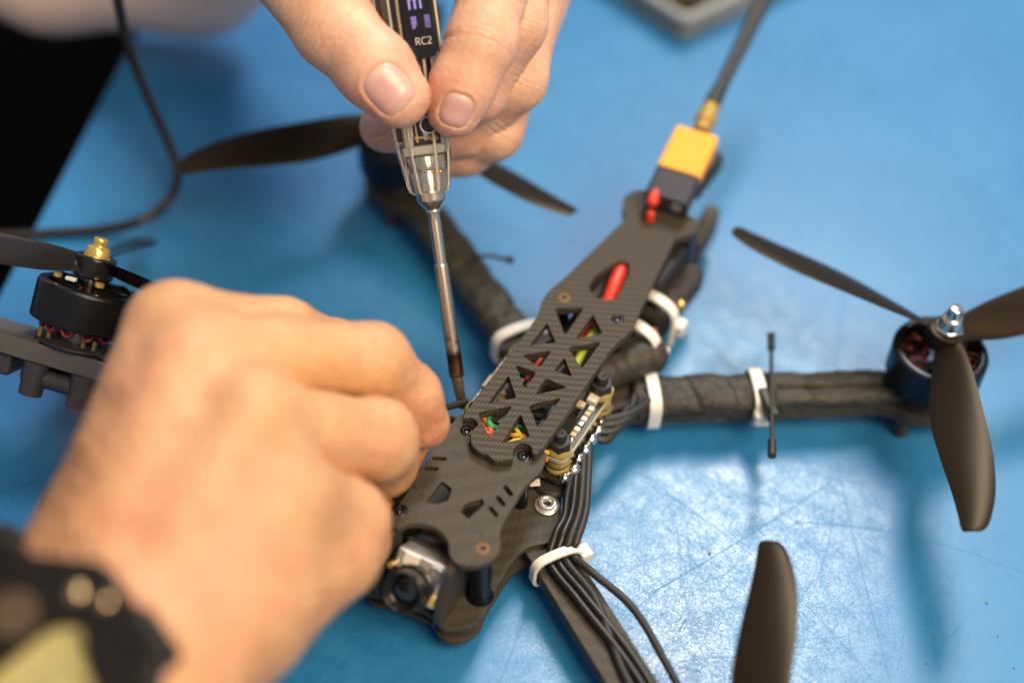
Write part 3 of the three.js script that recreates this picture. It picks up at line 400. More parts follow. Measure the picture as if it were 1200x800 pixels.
// ------------------------------------------------------------------ the second quadcopter, mostly outside the frame
{
  const hub = at(111, 310, 492), ax = UP.clone().multiplyScalar(.955).addScaledVector(RIGHT, .28).addScaledVector(FWD, -.15).normalize(), e1 = RIGHT.clone().multiplyScalar(.95).addScaledVector(UP, -.3), q = qFrom(ax, e1);
  const b = hub.clone().addScaledVector(ax, -28.4);                     // centre of the arm's top face
  const d = thing('quadcopter', 'second black quadcopter at the table edge, only one motor arm showing beside the hand', 'drone', b.clone());
  const ex = V(1, 0, 0).applyQuaternion(q), ez = V(0, 0, 1).applyQuaternion(q), P = (x, y, z) => b.clone().addScaledVector(ex, x).addScaledVector(ax, y).addScaledVector(ez, z);
  const greyArm = M.greyArm = new THREE.MeshStandardMaterial({ color: new THREE.Color().setRGB(.085, .08, .085), roughness: .5 });
  const sh = outline([[-120, -10, 2], [-24, -10, 6], [-14, -11, 6], [16, -11, 6], [19, -7, 4], [19, 7, 4], [16, 11, 6], [-14, 11, 6], [-24, 10, 6], [-120, 10, 2]], 3);
  part('arm', xf(plate(sh, 0, 6.4, .3), b, q), greyArm, d);
  part('arm_cover', xf(rbox(70, 8, 15, 1.5).translate(-52, -10.6, 0), b, q), M.skid, d);
  const ft = [rbox(26, 6, 22, 4, 3).translate(0, -11.5, 0)]; for (const [x, z] of [[-8, 9], [8, 9], [-8, -9], [8, -9]]) ft.push(cyl(4.2, 3.8, 11, 20).translate(x, -12, z)); part('motor_foot', xf(merge(ft), b, q), M.skid, d);
  for (const x of [-10, -6.8, 5, 8.4]) part('bolt', xf(cyl(.9, .9, 6, 12).translate(x, 2.4, 10 - Math.abs(x) * .25), b, q), M.brass, d);
  motor(d, b, q);
  placed('bell_screw', cyl(1.6, 1.6, 1.4, 14), M.gold, d, P(5, 23.6, 7), q); placed('bell_screw', cyl(1.4, 1.4, 1.4, 14), M.gold, d, P(-9, 23.2, 7), q); placed('magnet', rbox(3.4, 1.2, 2.4, .3), M.print, d, P(-4, 23.2, 8.5), q);
  part('lead', xf(tube([V(10, 1.5, 8), V(18, 1, 10), V(30, .5, 9)], 1.5, 20, 8), b, q), M.rubber, d);
  const dp = propeller(d, P(0, 28.4, 0), q, 0.42, 1, M.propGloss, 'propeller', M.gold); dp.children[3].scale.y = .72;
}
// ------------------------------------------------------------------ soldering iron
const ironTip = at(541, 480, 499), ironUp = at(507.5, 246, 485).sub(ironTip).normalize(), ironQ = qFrom(ironUp, RIGHT);
{
  const t = thing('soldering_iron', 'clear-bodied soldering iron pen with a small lit display, tip on the drone board', 'soldering iron', ironTip.clone());
  const add = (name, g, mat, p = t, label) => part(name, xf(g, ironTip, ironQ), mat, p, label);
  const heat = canvasTex(64, 256, (g) => { const l = g.createLinearGradient(0, 256, 0, 0); l.addColorStop(0, '#8a6a4a'); l.addColorStop(.45, '#a3825f'); l.addColorStop(.53, '#7d5a40'); l.addColorStop(.56, '#4a3226'); l.addColorStop(.58, '#d0c2ae'); l.addColorStop(1, '#e2d6c2'); g.fillStyle = l; g.fillRect(0, 0, 64, 256); seed = 5; for (let i = 0; i < 200; i++) { g.fillStyle = `rgba(60,40,28,${rnd() * .25})`; g.fillRect(rr(0, 64), rr(90, 256), rr(2, 20), rr(1, 3)); } });
  const tubeMat = new THREE.MeshStandardMaterial({ map: heat, roughness: .26, metalness: 1 }), tipMat = new THREE.MeshStandardMaterial({ color: new THREE.Color().setRGB(.22, .17, .12), roughness: .38, metalness: .8 });
  const tip = lathe([[0, 0], [.9, 0], [1.3, .5], [1.75, 6], [1.9, 11], [1.7, 12.2]], 24); { const p = tip.attributes.position; for (let i = 0; i < p.count; i++) { const y = p.getY(i); if (y < 8) { const k = (8 - y) / 8; p.setX(i, p.getX(i) + k * .6); p.setZ(i, Math.min(p.getZ(i), 1.7 - 2.0 * k)); } } tip.computeVertexNormals(); }
  add('tip', tip, tipMat, t, 'browned chisel tip');
  add('heater_tube', lathe([[1.6, 11.6], [2.35, 11.6], [2.5, 11.9], [2.5, 12.6], [2.45, 30], [2.25, 49], [1.9, 49.8]], 36), tubeMat, t, 'steel tube stained brown by heat');
  add('shaft', lathe([[1.9, 49.4], [1.95, 64], [1.85, 66.4], [2.4, 66.8], [2.4, 67.6], [2, 68]], 32), M.ironSteel);
  add('collar', lathe([[2, 67.8], [2.6, 68], [4.6, 70.6], [4.75, 71.2], [4.75, 75.4], [5.0, 75.6], [5.0, 80], [4.5, 80.2], [4.5, 81.2], [5.0, 81.4], [5.0, 85.4], [4.2, 86], [0, 86]], 40), M.ironSteel);
  const prof = [[5.4, 73.6], [6.6, 74.2], [7.2, 77], [8.6, 87], [9.0, 92], [9.7, 132], [9.8, 170]], sec = (r) => [[-r, -r * .5], [-r, r * .5], [-r * .5, r], [r * .5, r], [r, r * .5], [r, -r * .5], [r * .5, -r], [-r * .5, -r]];
  const Pn = [], I = []; prof.forEach(([r, y]) => sec(r).forEach(([x, z]) => Pn.push(x, y, z * .9)));
  for (let i = 0; i < prof.length - 1; i++) for (let j = 0; j < 8; j++) { const a = i * 8 + j, b = i * 8 + (j + 1) % 8, c = a + 8, d = b + 8; I.push(a, c, b, b, c, d); }
  for (let j = 1; j < 7; j++) { I.push(0, j, j + 1); const o = (prof.length - 1) * 8; I.push(o, o + j + 1, o + j); }
  let bg = new THREE.BufferGeometry(); bg.setAttribute('position', new THREE.Float32BufferAttribute(Pn, 3)); bg.setIndex(I.map((v, k) => v)); { // orient outwards
    const ng = bg.toNonIndexed(), p = ng.attributes.position, c = V(0, 110, 0); for (let i = 0; i < p.count; i += 3) { const A = V().fromBufferAttribute(p, i), B = V().fromBufferAttribute(p, i + 1), C = V().fromBufferAttribute(p, i + 2), n = B.clone().sub(A).cross(C.clone().sub(A)); const m = A.clone().add(B).add(C).multiplyScalar(1 / 3); if (n.dot(V(m.x, (m.y > 165 ? 1 : m.y < 75.5 && Math.hypot(m.x, m.z) < 5 ? -1 : 0) * 5, m.z)) < 0) { p.setXYZ(i + 1, C.x, C.y, C.z); p.setXYZ(i + 2, B.x, B.y, B.z); } } ng.computeVertexNormals(); bg = ng; }
  bg.setAttribute('uv', new THREE.Float32BufferAttribute(new Float32Array(bg.attributes.position.count * 2), 2));
  const body = add('handle', bg, M.clear, t, 'clear plastic handle with circuit board inside');
  const purple = new THREE.MeshStandardMaterial({ color: new THREE.Color().setRGB(.05, .02, .06), roughness: .35 }), brown = new THREE.MeshStandardMaterial({ color: new THREE.Color().setRGB(.07, .035, .025), roughness: .45 });
  add('circuit_board', rbox(9.6, 34, 1.4, .3).translate(.8, 104, 0), purple, body); add('inner_core', rbox(12.6, 52, 6, 1).translate(0, 144, -2), brown, body);
  for (const [x, y, w, h, m] of [[-3.4, 98, .8, 22, M.nylon], [-6.2, 90.5, 4, .8, M.nylon], [-6.2, 97.5, 4, .8, M.nylon], [-6.2, 104, 4, .8, M.nylon], [-1.6, 97, .7, 14, M.gold], [1.2, 96, 1.5, 11, M.satin], [.4, 91.5, 6, .9, M.gold], [-2.8, 102, .5, 20, M.solder], [2.2, 110, 1, 8, M.gold]]) add('contact', rbox(w, h, .8, .2, 1).translate(x, y, 1.3), m, body);
  add('contact', new THREE.SphereGeometry(1.1, 14, 10).translate(3.2, 91, 1.6), M.gold, body); add('contact', new THREE.SphereGeometry(1, 14, 10).translate(3.9, 80.2, 4.4), M.gold, body);
  for (let i = 0; i < 4; i++) { add('inner_cell', rbox(3.2, 5, 3, .4).translate(-5.2, 93 + i * 7, 0), i % 2 ? M.satin : brown, body); }
  add('button', lathe([[0, 6.6], [1.6, 6.6], [2.2, 6.2], [2.5, 4]], 24).rotateX(Math.PI / 2).translate(2.9, 95.4, 1.4), M.blackGloss, t);
  add('button_ring', new THREE.TorusGeometry(2.6, .3, 8, 24).translate(2.9, 95.4, 7.7), M.satin, t);
  const ridge = new THREE.MeshPhysicalMaterial({ color: new THREE.Color().setRGB(.78, .75, .68), roughness: .12, transmission: .1, thickness: 0 }), pale = new THREE.MeshPhysicalMaterial({ color: new THREE.Color().setRGB(.75, .74, .7), roughness: .3, transmission: .15, thickness: 0 });
  for (const [ex, ez] of [[-1, .5], [-.5, 1], [.5, 1], [1, .5], [-1, -.5], [1, -.5]]) add('body_edge', merge(prof.slice(0, -1).map(([r, y], i) => rod(V(ex * r, y, ez * r * .9), V(ex * prof[i + 1][0], prof[i + 1][1], ez * prof[i + 1][0] * .9), .5, .5, 8))).scale(.88, 1, .88), ridge, body);
  add('inner_frame', rbox(12.4, 3, 9, .8).translate(0, 87.6, 0), pale, body); add('inner_frame', rbox(1, 30, 10, .4).translate(-4.6, 104, 0), pale, body); add('inner_frame', rbox(1, 30, 10, .4).translate(6, 104, 0), pale, body); add('inner_frame', rbox(13, 34, .8, .3).translate(0, 104, -4), pale, body);
  // display on the front face
  const dw = 9.6, dl = 46; const cv = canvasTex(192, 920, (g, w, h) => { g.fillStyle = '#100a0c'; g.fillRect(0, 0, w, h); const k = 20; g.fillStyle = '#b9b2a6'; g.font = '64px sans-serif'; g.textAlign = 'center'; g.fillText('RC2', w * .52, h - 4.2 * k);
    g.save(); g.translate(w * .53, h - 15.2 * k); g.rotate(-Math.PI / 2); g.textAlign = 'left'; g.fillStyle = '#8f86d8'; seg(g, '300', 0, -66, 70, 84, 14); g.restore();
    g.save(); g.translate(w * .36, h - 9.4 * k); g.rotate(-Math.PI / 2); g.fillStyle = '#8f86d8'; seg(g, '488', 0, -28, 20, 32, 6); g.restore();
    g.save(); g.translate(w * .80, h - 9.2 * k); g.rotate(-Math.PI / 2); g.fillStyle = '#7d76c2'; seg(g, '2088', 0, -28, 16, 32, 5); g.restore();
    g.fillStyle = 'rgba(120,100,80,.5)'; g.fillRect(w * .93, 0, 3, h - 8 * k); });
  function seg(g, txt, x, y, w, h, t) { const S7 = { 0: 'abcdef', 2: 'abged', 3: 'abgcd', 4: 'fgbc', 8: 'abcdefg' }; for (const ch of txt) { const s = S7[ch], R = { a: [0, 0, w, t], g: [0, h / 2 - t / 2, w, t], d: [0, h - t, w, t], f: [0, 0, t, h / 2], b: [w - t, 0, t, h / 2], e: [0, h / 2, t, h / 2], c: [w - t, h / 2, t, h / 2] }; for (const k of s) g.fillRect(x + R[k][0], y + R[k][1], R[k][2], R[k][3]); x += w * 1.28; } }
  const ds = outline([[-dw / 2, 0, 4.8], [dw / 2, 0, 4.8], [dw / 2, dl, 2], [-dw / 2, dl, 2]], 4), dg = new THREE.ExtrudeGeometry(ds, { depth: .8, bevelEnabled: true, bevelSize: .2, bevelThickness: .2, bevelSegments: 2, curveSegments: 12 });
  { const p = dg.attributes.position, u = dg.attributes.uv; for (let i = 0; i < p.count; i++) u.setXY(i, (p.getX(i) + dw / 2) / dw, p.getY(i) / dl); }
  add('display', dg.translate(4.9, 116, 8.1), new THREE.MeshPhysicalMaterial({ map: cv, emissiveMap: cv, emissive: new THREE.Color(1, 1, 1), emissiveIntensity: .35, roughness: .2, clearcoat: .5 }), t, 'narrow dark display with lilac digits');
  for (const [x, y, l, z] of [[-1.6, 140, 60, 7.8], [10, 140, 60, 6.4], [-9.4, 140, 60, 4]]) add('body_rail', rbox(.9, l, 1, .4).translate(x, y, z), new THREE.MeshPhysicalMaterial({ color: new THREE.Color().setRGB(.55, .45, .33), roughness: .25 }), t);
}
// the iron's cord over the table
{
  const pts = [at(128, -90, 520), at(136, -10, 545), at(152, 60, 566), at(180, 130, 580), at(201, 178, 588), at(208, 205, 590), at(196, 236, 592), onH(165, 258, TABLE + 7), onH(120, 269, TABLE + 3), onH(60, 273, TABLE + 2.2), onH(0, 276, TABLE + 2.2), onH(-60, 274, TABLE + 2.2)];
  const m = new THREE.Mesh(tube(pts, 1.95, 160, 14).scale(S, S, S), new THREE.MeshStandardMaterial({ color: new THREE.Color().setRGB(.02, .016, .013), roughness: .36 })); m.name = 'power_cord'; m.castShadow = m.receiveShadow = true;
  m.userData = { label: 'dark rubber cord curving over the far left of the table', category: 'cord' }; scene.add(m);
}
// clear box at the far side
{
  const c = onH(800, 50, TABLE), dx = V(-.93, 0, -.36).normalize(), dz = V(.42, 0, -.9).normalize(); dz.copy(V(-dx.z, 0, dx.x)).multiplyScalar(-1); if (dz.z > 0) dz.negate();
  const L = 150, D = 120, H = 11, q = new THREE.Quaternion().setFromRotationMatrix(new THREE.Matrix4().makeBasis(dx.clone().negate(), V(0, 1, 0), dx.clone().negate().cross(V(0, 1, 0))));
  const mid = c.clone().addScaledVector(dx, L / 2).addScaledVector(dz, D / 2);
  const t = thing('storage_box', 'clear plastic box of parts at the far edge of the photo', 'box', mid.clone());
  const add = (n, g, m) => part(n, xf(g, mid, q), m, t);
  const pl = new THREE.MeshPhysicalMaterial({ color: new THREE.Color().setRGB(.62, .62, .58), roughness: .18, transmission: .75, thickness: 0 });
  for (const s of [-1, 1]) { add('box_wall', rbox(L, H, 2, .8).translate(0, H / 2, s * (D / 2 - 1)), pl); add('box_wall', rbox(2, H, D - 4.2, .8).translate(s * (L / 2 - 1), H / 2, 0), pl); }
  add('box_floor', rbox(L - 4.2, 2, D - 4.2, .5).translate(0, 1.1, 0), pl); add('box_rim', (() => { const s = outline([[-L / 2 - 2, -D / 2 - 2, 6], [L / 2 + 2, -D / 2 - 2, 6], [L / 2 + 2, D / 2 + 2, 6], [-L / 2 - 2, D / 2 + 2, 6]], 6); s.holes.push(outline([[-L / 2 + 2, -D / 2 + 2, 5], [L / 2 - 2, -D / 2 + 2, 5], [L / 2 - 2, D / 2 - 2, 5], [-L / 2 + 2, D / 2 - 2, 5]], 5)); return plate(s, H + 3, 3, .5); })(), new THREE.MeshPhysicalMaterial({ color: new THREE.Color().setRGB(.34, .36, .36), roughness: .25 }));
  const olive = new THREE.MeshStandardMaterial({ color: new THREE.Color().setRGB(.12, .105, .05), roughness: .35 }), grey = new THREE.MeshStandardMaterial({ color: new THREE.Color().setRGB(.2, .19, .18), roughness: .5 });
  seed = 77; for (let i = 0; i < 26; i++) add('packet', rbox(rr(22, 40), rr(10, 20), rr(18, 34), 3).rotateY(rr(0, 3)).rotateX(rr(-.25, .25)).translate(rr(-L / 2 + 20, L / 2 - 20), rr(9, 18), rr(-D / 2 + 20, D / 2 - 20)), i % 3 ? olive : grey);
  for (const [x, z, r] of [[L / 2 - 14, D / 2 - 12, 4.2], [L / 2 - 22, -D / 2 + 100, 3.4], [L / 2 - 60, D / 2 - 20, 3.4]]) add('steel_ball', new THREE.SphereGeometry(r, 20, 14).translate(x, 26, z), M.steel);
}
// crumbs on the table
{
  seed = 12; const l = []; for (const [u, v, r] of [[832, 648, .7], [655, 747, .45], [1096, 748, .5], [1157, 706, .6], [1170, 745, .45], [1086, 777, .5], [1000, 706, .35], [1189, 782, .5], [724, 690, .4], [728, 695, .35]]) { const p = onH(u, v, TABLE + r * .5); l.push(new THREE.IcosahedronGeometry(r * .65, 1).scale(1, .7, 1.2).translate(p.x, p.y, p.z)); }
  const m = new THREE.Mesh(merge(l).scale(S, S, S), new THREE.MeshStandardMaterial({ color: new THREE.Color().setRGB(.2, .16, .12), roughness: .7 })); m.name = 'crumbs'; m.userData = { kind: 'stuff', label: 'tiny dark crumbs scattered on the blue table' }; m.castShadow = true; scene.add(m);
}
// ------------------------------------------------------------------ hands: one continuous skin each, meshed from a distance field
const smin = (a, b, k) => { const h = Math.max(k - Math.abs(a - b), 0) / k; return Math.min(a, b) - h * h * k * 0.25; };
function cone(a, b, ra, rb) { const bx = b.x - a.x, by = b.y - a.y, bz = b.z - a.z, l2 = bx * bx + by * by + bz * bz || 1e-9; return (x, y, z) => { const px = x - a.x, py = y - a.y, pz = z - a.z; let t = (px * bx + py * by + pz * bz) / l2; t = t < 0 ? 0 : t > 1 ? 1 : t; const dx = px - bx * t, dy = py - by * t, dz = pz - bz * t; return Math.sqrt(dx * dx + dy * dy + dz * dz) - ra - (rb - ra) * t; }; }
const chain = (j, k = 3) => { const c = []; for (let i = 0; i + 1 < j.length; i++) c.push(cone(j[i].p, j[i + 1].p, j[i].r, j[i + 1].r)); return (x, y, z) => { let d = c[0](x, y, z); for (let i = 1; i < c.length; i++) d = smin(d, c[i](x, y, z), k); return d; }; };
const J = (u, v, d, r) => ({ p: at(u, v, d), r });
function nailFrame(tip, prev, dorsal, w, l, back) {                   // centre on the back of the fingertip
  const ax = tip.p.clone().sub(prev.p).normalize(), n = dorsal.clone().addScaledVector(ax, -dorsal.dot(ax)).normalize(), s = ax.clone().cross(n);
  return { c: tip.p.clone().addScaledVector(ax, -back), ax, n, s, w, l, r: tip.r }; }
function nailCarve(N) { return (x, y, z) => { const px = x - N.c.x, py = y - N.c.y, pz = z - N.c.z, h = px * N.n.x + py * N.n.y + pz * N.n.z; if (h < 0 || Math.abs(px) > 16 || Math.abs(py) > 16) return 0; const a = (px * N.s.x + py * N.s.y + pz * N.s.z) / N.w, b = (px * N.ax.x + py * N.ax.y + pz * N.ax.z) / N.l, r = Math.pow(Math.abs(a) ** 3 + Math.abs(b) ** 3, 1 / 3);
  const m = Math.min(1, h / 3); return m * (0.2 * Math.exp(-(((r - 1.02) / .07) ** 2)) + (r < 1.0 ? .35 * (1 - r * r * .4) : 0) - .28 * Math.exp(-(((r - 1.2) / .15) ** 2)) * (b < .6 ? 1 : .3)); }; }
function nailMesh(N, f, mat, parent, name = 'fingernail') {
  const P = [], U = [], I = [], C = [], n = 28; const hit = (o) => { let t = 12; for (let i = 0; i < 40; i++) { const d = f(o.x + N.n.x * t, o.y + N.n.y * t, o.z + N.n.z * t); t -= d * .8; if (Math.abs(d) < .01) break; } return t; };
  for (let i = 0; i <= n; i++) for (let j = 0; j <= n; j++) { let a = j / n * 2 - 1, b = i / n * 2 - 1; const m = Math.max(Math.abs(a), Math.abs(b)), r = Math.pow(Math.abs(a) ** 3 + Math.abs(b) ** 3, 1 / 3) || 1, k = m / r; a *= k; b *= k; const rad = Math.pow(Math.abs(a) ** 3 + Math.abs(b) ** 3, 1 / 3);
    const o = N.c.clone().addScaledVector(N.s, a * N.w).addScaledVector(N.ax, b * N.l), t = hit(o) + .62 * (1 - rad ** 6) - .25 * rad ** 6; o.addScaledVector(N.n, t); P.push(o.x, o.y, o.z); U.push(j / n, i / n);
    const fr = 1 + .06 * N3(o.x * .8, o.y * .8, o.z * .8) + .05 * N3(a * 9, b * 1.5, 3), mixc = (p, q, t) => p.map((v, k) => v + (q[k] - v) * Math.max(0, Math.min(1, t))); let c = [.63, .365, .345]; c = mixc(c, [.68, .47, .4], (-.45 - b) * 2.2); c = mixc(c, [.62, .47, .36], (b - .78 - .1 * a * a) * 8); c = mixc(c, [.34, .18, .1], (rad - .95 + .03 * N3(a * 4, b * 4, 1)) * 10); C.push(...c.map((v) => v * fr)); }
  for (let i = 0; i < n; i++) for (let j = 0; j < n; j++) { const a = i * (n + 1) + j, b = a + 1, c = a + n + 1, d = c + 1; I.push(a, b, c, b, d, c); }
  const g = new THREE.BufferGeometry(); g.setAttribute('position', new THREE.Float32BufferAttribute(P, 3)); g.setAttribute('uv', new THREE.Float32BufferAttribute(U, 2)); g.setAttribute('color', new THREE.Float32BufferAttribute(C, 3)); g.setIndex(I); g.computeVertexNormals();
  const nn = g.attributes.normal; let s = 0; for (let i = 0; i < nn.count; i++) s += nn.getX(i) * N.n.x + nn.getY(i) * N.n.y + nn.getZ(i) * N.n.z; if (s < 0) { g.index.array.reverse(); g.computeVertexNormals(); }
  return part(name, g, mat, parent);
}
function surface(f, lo, hi, h, detail, colour) {                      // naive surface nets over a sparse grid
  const nx = Math.ceil((hi.x - lo.x) / h) + 1, ny = Math.ceil((hi.y - lo.y) / h) + 1, nz = Math.ceil((hi.z - lo.z) / h) + 1, F = new Float32Array(nx * ny * nz), B = 8;
  for (let bz = 0; bz < nz; bz += B) for (let by = 0; by < ny; by += B) for (let bx = 0; bx < nx; bx += B) {
    const d0 = f(lo.x + (bx + B / 2) * h, lo.y + (by + B / 2) * h, lo.z + (bz + B / 2) * h), skip = Math.abs(d0) > B * h * 1.15 + 2;
    for (let z = bz; z < Math.min(bz + B, nz); z++) for (let y = by; y < Math.min(by + B, ny); y++) for (let x = bx; x < Math.min(bx + B, nx); x++) F[(z * ny + y) * nx + x] = skip ? d0 : f(lo.x + x * h, lo.y + y * h, lo.z + z * h); }
  const id = new Int32Array(nx * ny * nz).fill(-1), P = [], I = [], st = [1, nx, nx * ny];
  for (let z = 0; z < nz - 1; z++) for (let y = 0; y < ny - 1; y++) for (let x = 0; x < nx - 1; x++) { const o = (z * ny + y) * nx + x; let m = 0; const v = [];
    for (let c = 0; c < 8; c++) { const s = F[o + (c & 1) + ((c >> 1) & 1) * nx + (c >> 2) * nx * ny]; v.push(s); if (s < 0) m |= 1 << c; } if (m === 0 || m === 255) continue;
    let sx = 0, sy = 0, sz = 0, n = 0; for (let c = 0; c < 8; c++) for (const b of [1, 2, 4]) if (!(c & b)) { const d = c | b, p = v[c], q = v[d]; if ((p < 0) !== (q < 0)) { const t = p / (p - q); sx += (c & 1) + (b === 1 ? t : 0); sy += ((c >> 1) & 1) + (b === 2 ? t : 0); sz += (c >> 2) + (b === 4 ? t : 0); n++; } }
    id[o] = P.length / 3; P.push(lo.x + (x + sx / n) * h, lo.y + (y + sy / n) * h, lo.z + (z + sz / n) * h); }
  for (let z = 1; z < nz - 1; z++) for (let y = 1; y < ny - 1; y++) for (let x = 1; x < nx - 1; x++) { const o = (z * ny + y) * nx + x; for (let a = 0; a < 3; a++) { const in0 = F[o] < 0, in1 = F[o + st[a]] < 0; if (in0 === in1) continue; const u = st[(a + 1) % 3], w = st[(a + 2) % 3], A = id[o], Bv = id[o - u], C = id[o - u - w], D = id[o - w]; if (A < 0 || Bv < 0 || C < 0 || D < 0) continue; if (in0) I.push(A, Bv, C, A, C, D); else I.push(A, C, Bv, A, D, C); } }
  const nv = P.length / 3, Nn = new Float32Array(nv * 3), C = new Float32Array(nv * 3), U = new Float32Array(nv * 2), full = (x, y, z) => f(x, y, z) + detail(x, y, z), e = .22;
  for (let i = 0; i < nv; i++) { let x = P[i * 3], y = P[i * 3 + 1], z = P[i * 3 + 2]; const g = [0, 0, 0];
    for (let it = 0; it < 2; it++) { g[0] = full(x + e, y, z) - full(x - e, y, z); g[1] = full(x, y + e, z) - full(x, y - e, z); g[2] = full(x, y, z + e) - full(x, y, z - e); const l = Math.hypot(...g) || 1; g[0] /= l; g[1] /= l; g[2] /= l; if (!it) { const d = Math.max(-h, Math.min(h, full(x, y, z))); x -= g[0] * d * .9; y -= g[1] * d * .9; z -= g[2] * d * .9; } }
    P[i * 3] = x; P[i * 3 + 1] = y; P[i * 3 + 2] = z; Nn.set(g, i * 3); C.set(colour(x, y, z), i * 3); U[i * 2] = x; U[i * 2 + 1] = z; }
  const gm = new THREE.BufferGeometry(); gm.setAttribute('position', new THREE.Float32BufferAttribute(P, 3)); gm.setAttribute('normal', new THREE.BufferAttribute(Nn, 3)); gm.setAttribute('color', new THREE.BufferAttribute(C, 3)); gm.setAttribute('uv', new THREE.BufferAttribute(U, 2)); gm.setIndex(I); return gm;
}
const skinMat = new THREE.MeshPhysicalMaterial({ vertexColors: true, roughness: .5, specularIntensity: .8 });
const nailMat = new THREE.MeshPhysicalMaterial({ vertexColors: true, roughness: .3, clearcoat: .25, clearcoatRoughness: .3 });
// skin detail: pores and fine lines, then creases { p, n (across the finger), count, step, depth, reach }
const skinGrain = (x, y, z) => .035 * N3(x * 1.7, y * 1.7, z * 1.7) + .05 * N3(x * .75 + 3, y * .75, z * .75) + .02 * N3(x * 3.4, y * 3.4 + 9, z * 3.4);
const creases = (L) => (x, y, z) => { let d = 0; for (const c of L) { const px = x - c.p.x, py = y - c.p.y, pz = z - c.p.z, r2 = px * px + py * py + pz * pz; if (r2 > c.reach * c.reach * 4) continue; const t = px * c.n.x + py * c.n.y + pz * c.n.z + .55 * N3(x * .22, y * .22, z * .22), fade = Math.exp(-r2 / (c.reach * c.reach)); for (let i = 0; i < c.count; i++) { const q = (t - (i - (c.count - 1) / 2) * c.step) / c.width; d += c.depth * (i % 2 ? .7 : 1) * Math.exp(-q * q) * fade; } } return d; };
const skinColour = (spots, base) => (x, y, z) => { let r = base[0], g = base[1], b = base[2]; const n = fbm(x * .09, y * .09, z * .09, 3), m = N3(x * .5, y * .5, z * .5), m2 = N3(x * 1.4, y * 1.4, z * 1.4), k = 1 + .18 * n + .09 * m + .06 * m2; r *= k; g *= k * (1 + .22 * n + .05 * m); b *= k * (1 + .22 * n + .06 * m); for (const [p, rad, c, a] of spots) { const d = ((x - p.x) ** 2 + (y - p.y) ** 2 + (z - p.z) ** 2) / (rad * rad); if (d < 5) { const w = a * Math.exp(-d); r += (c[0] - r) * w; g += (c[1] - g) * w; b += (c[2] - b) * w; } } return [r, g, b]; };
const RED = [.56, .2, .13], PINK = [.62, .3, .24];

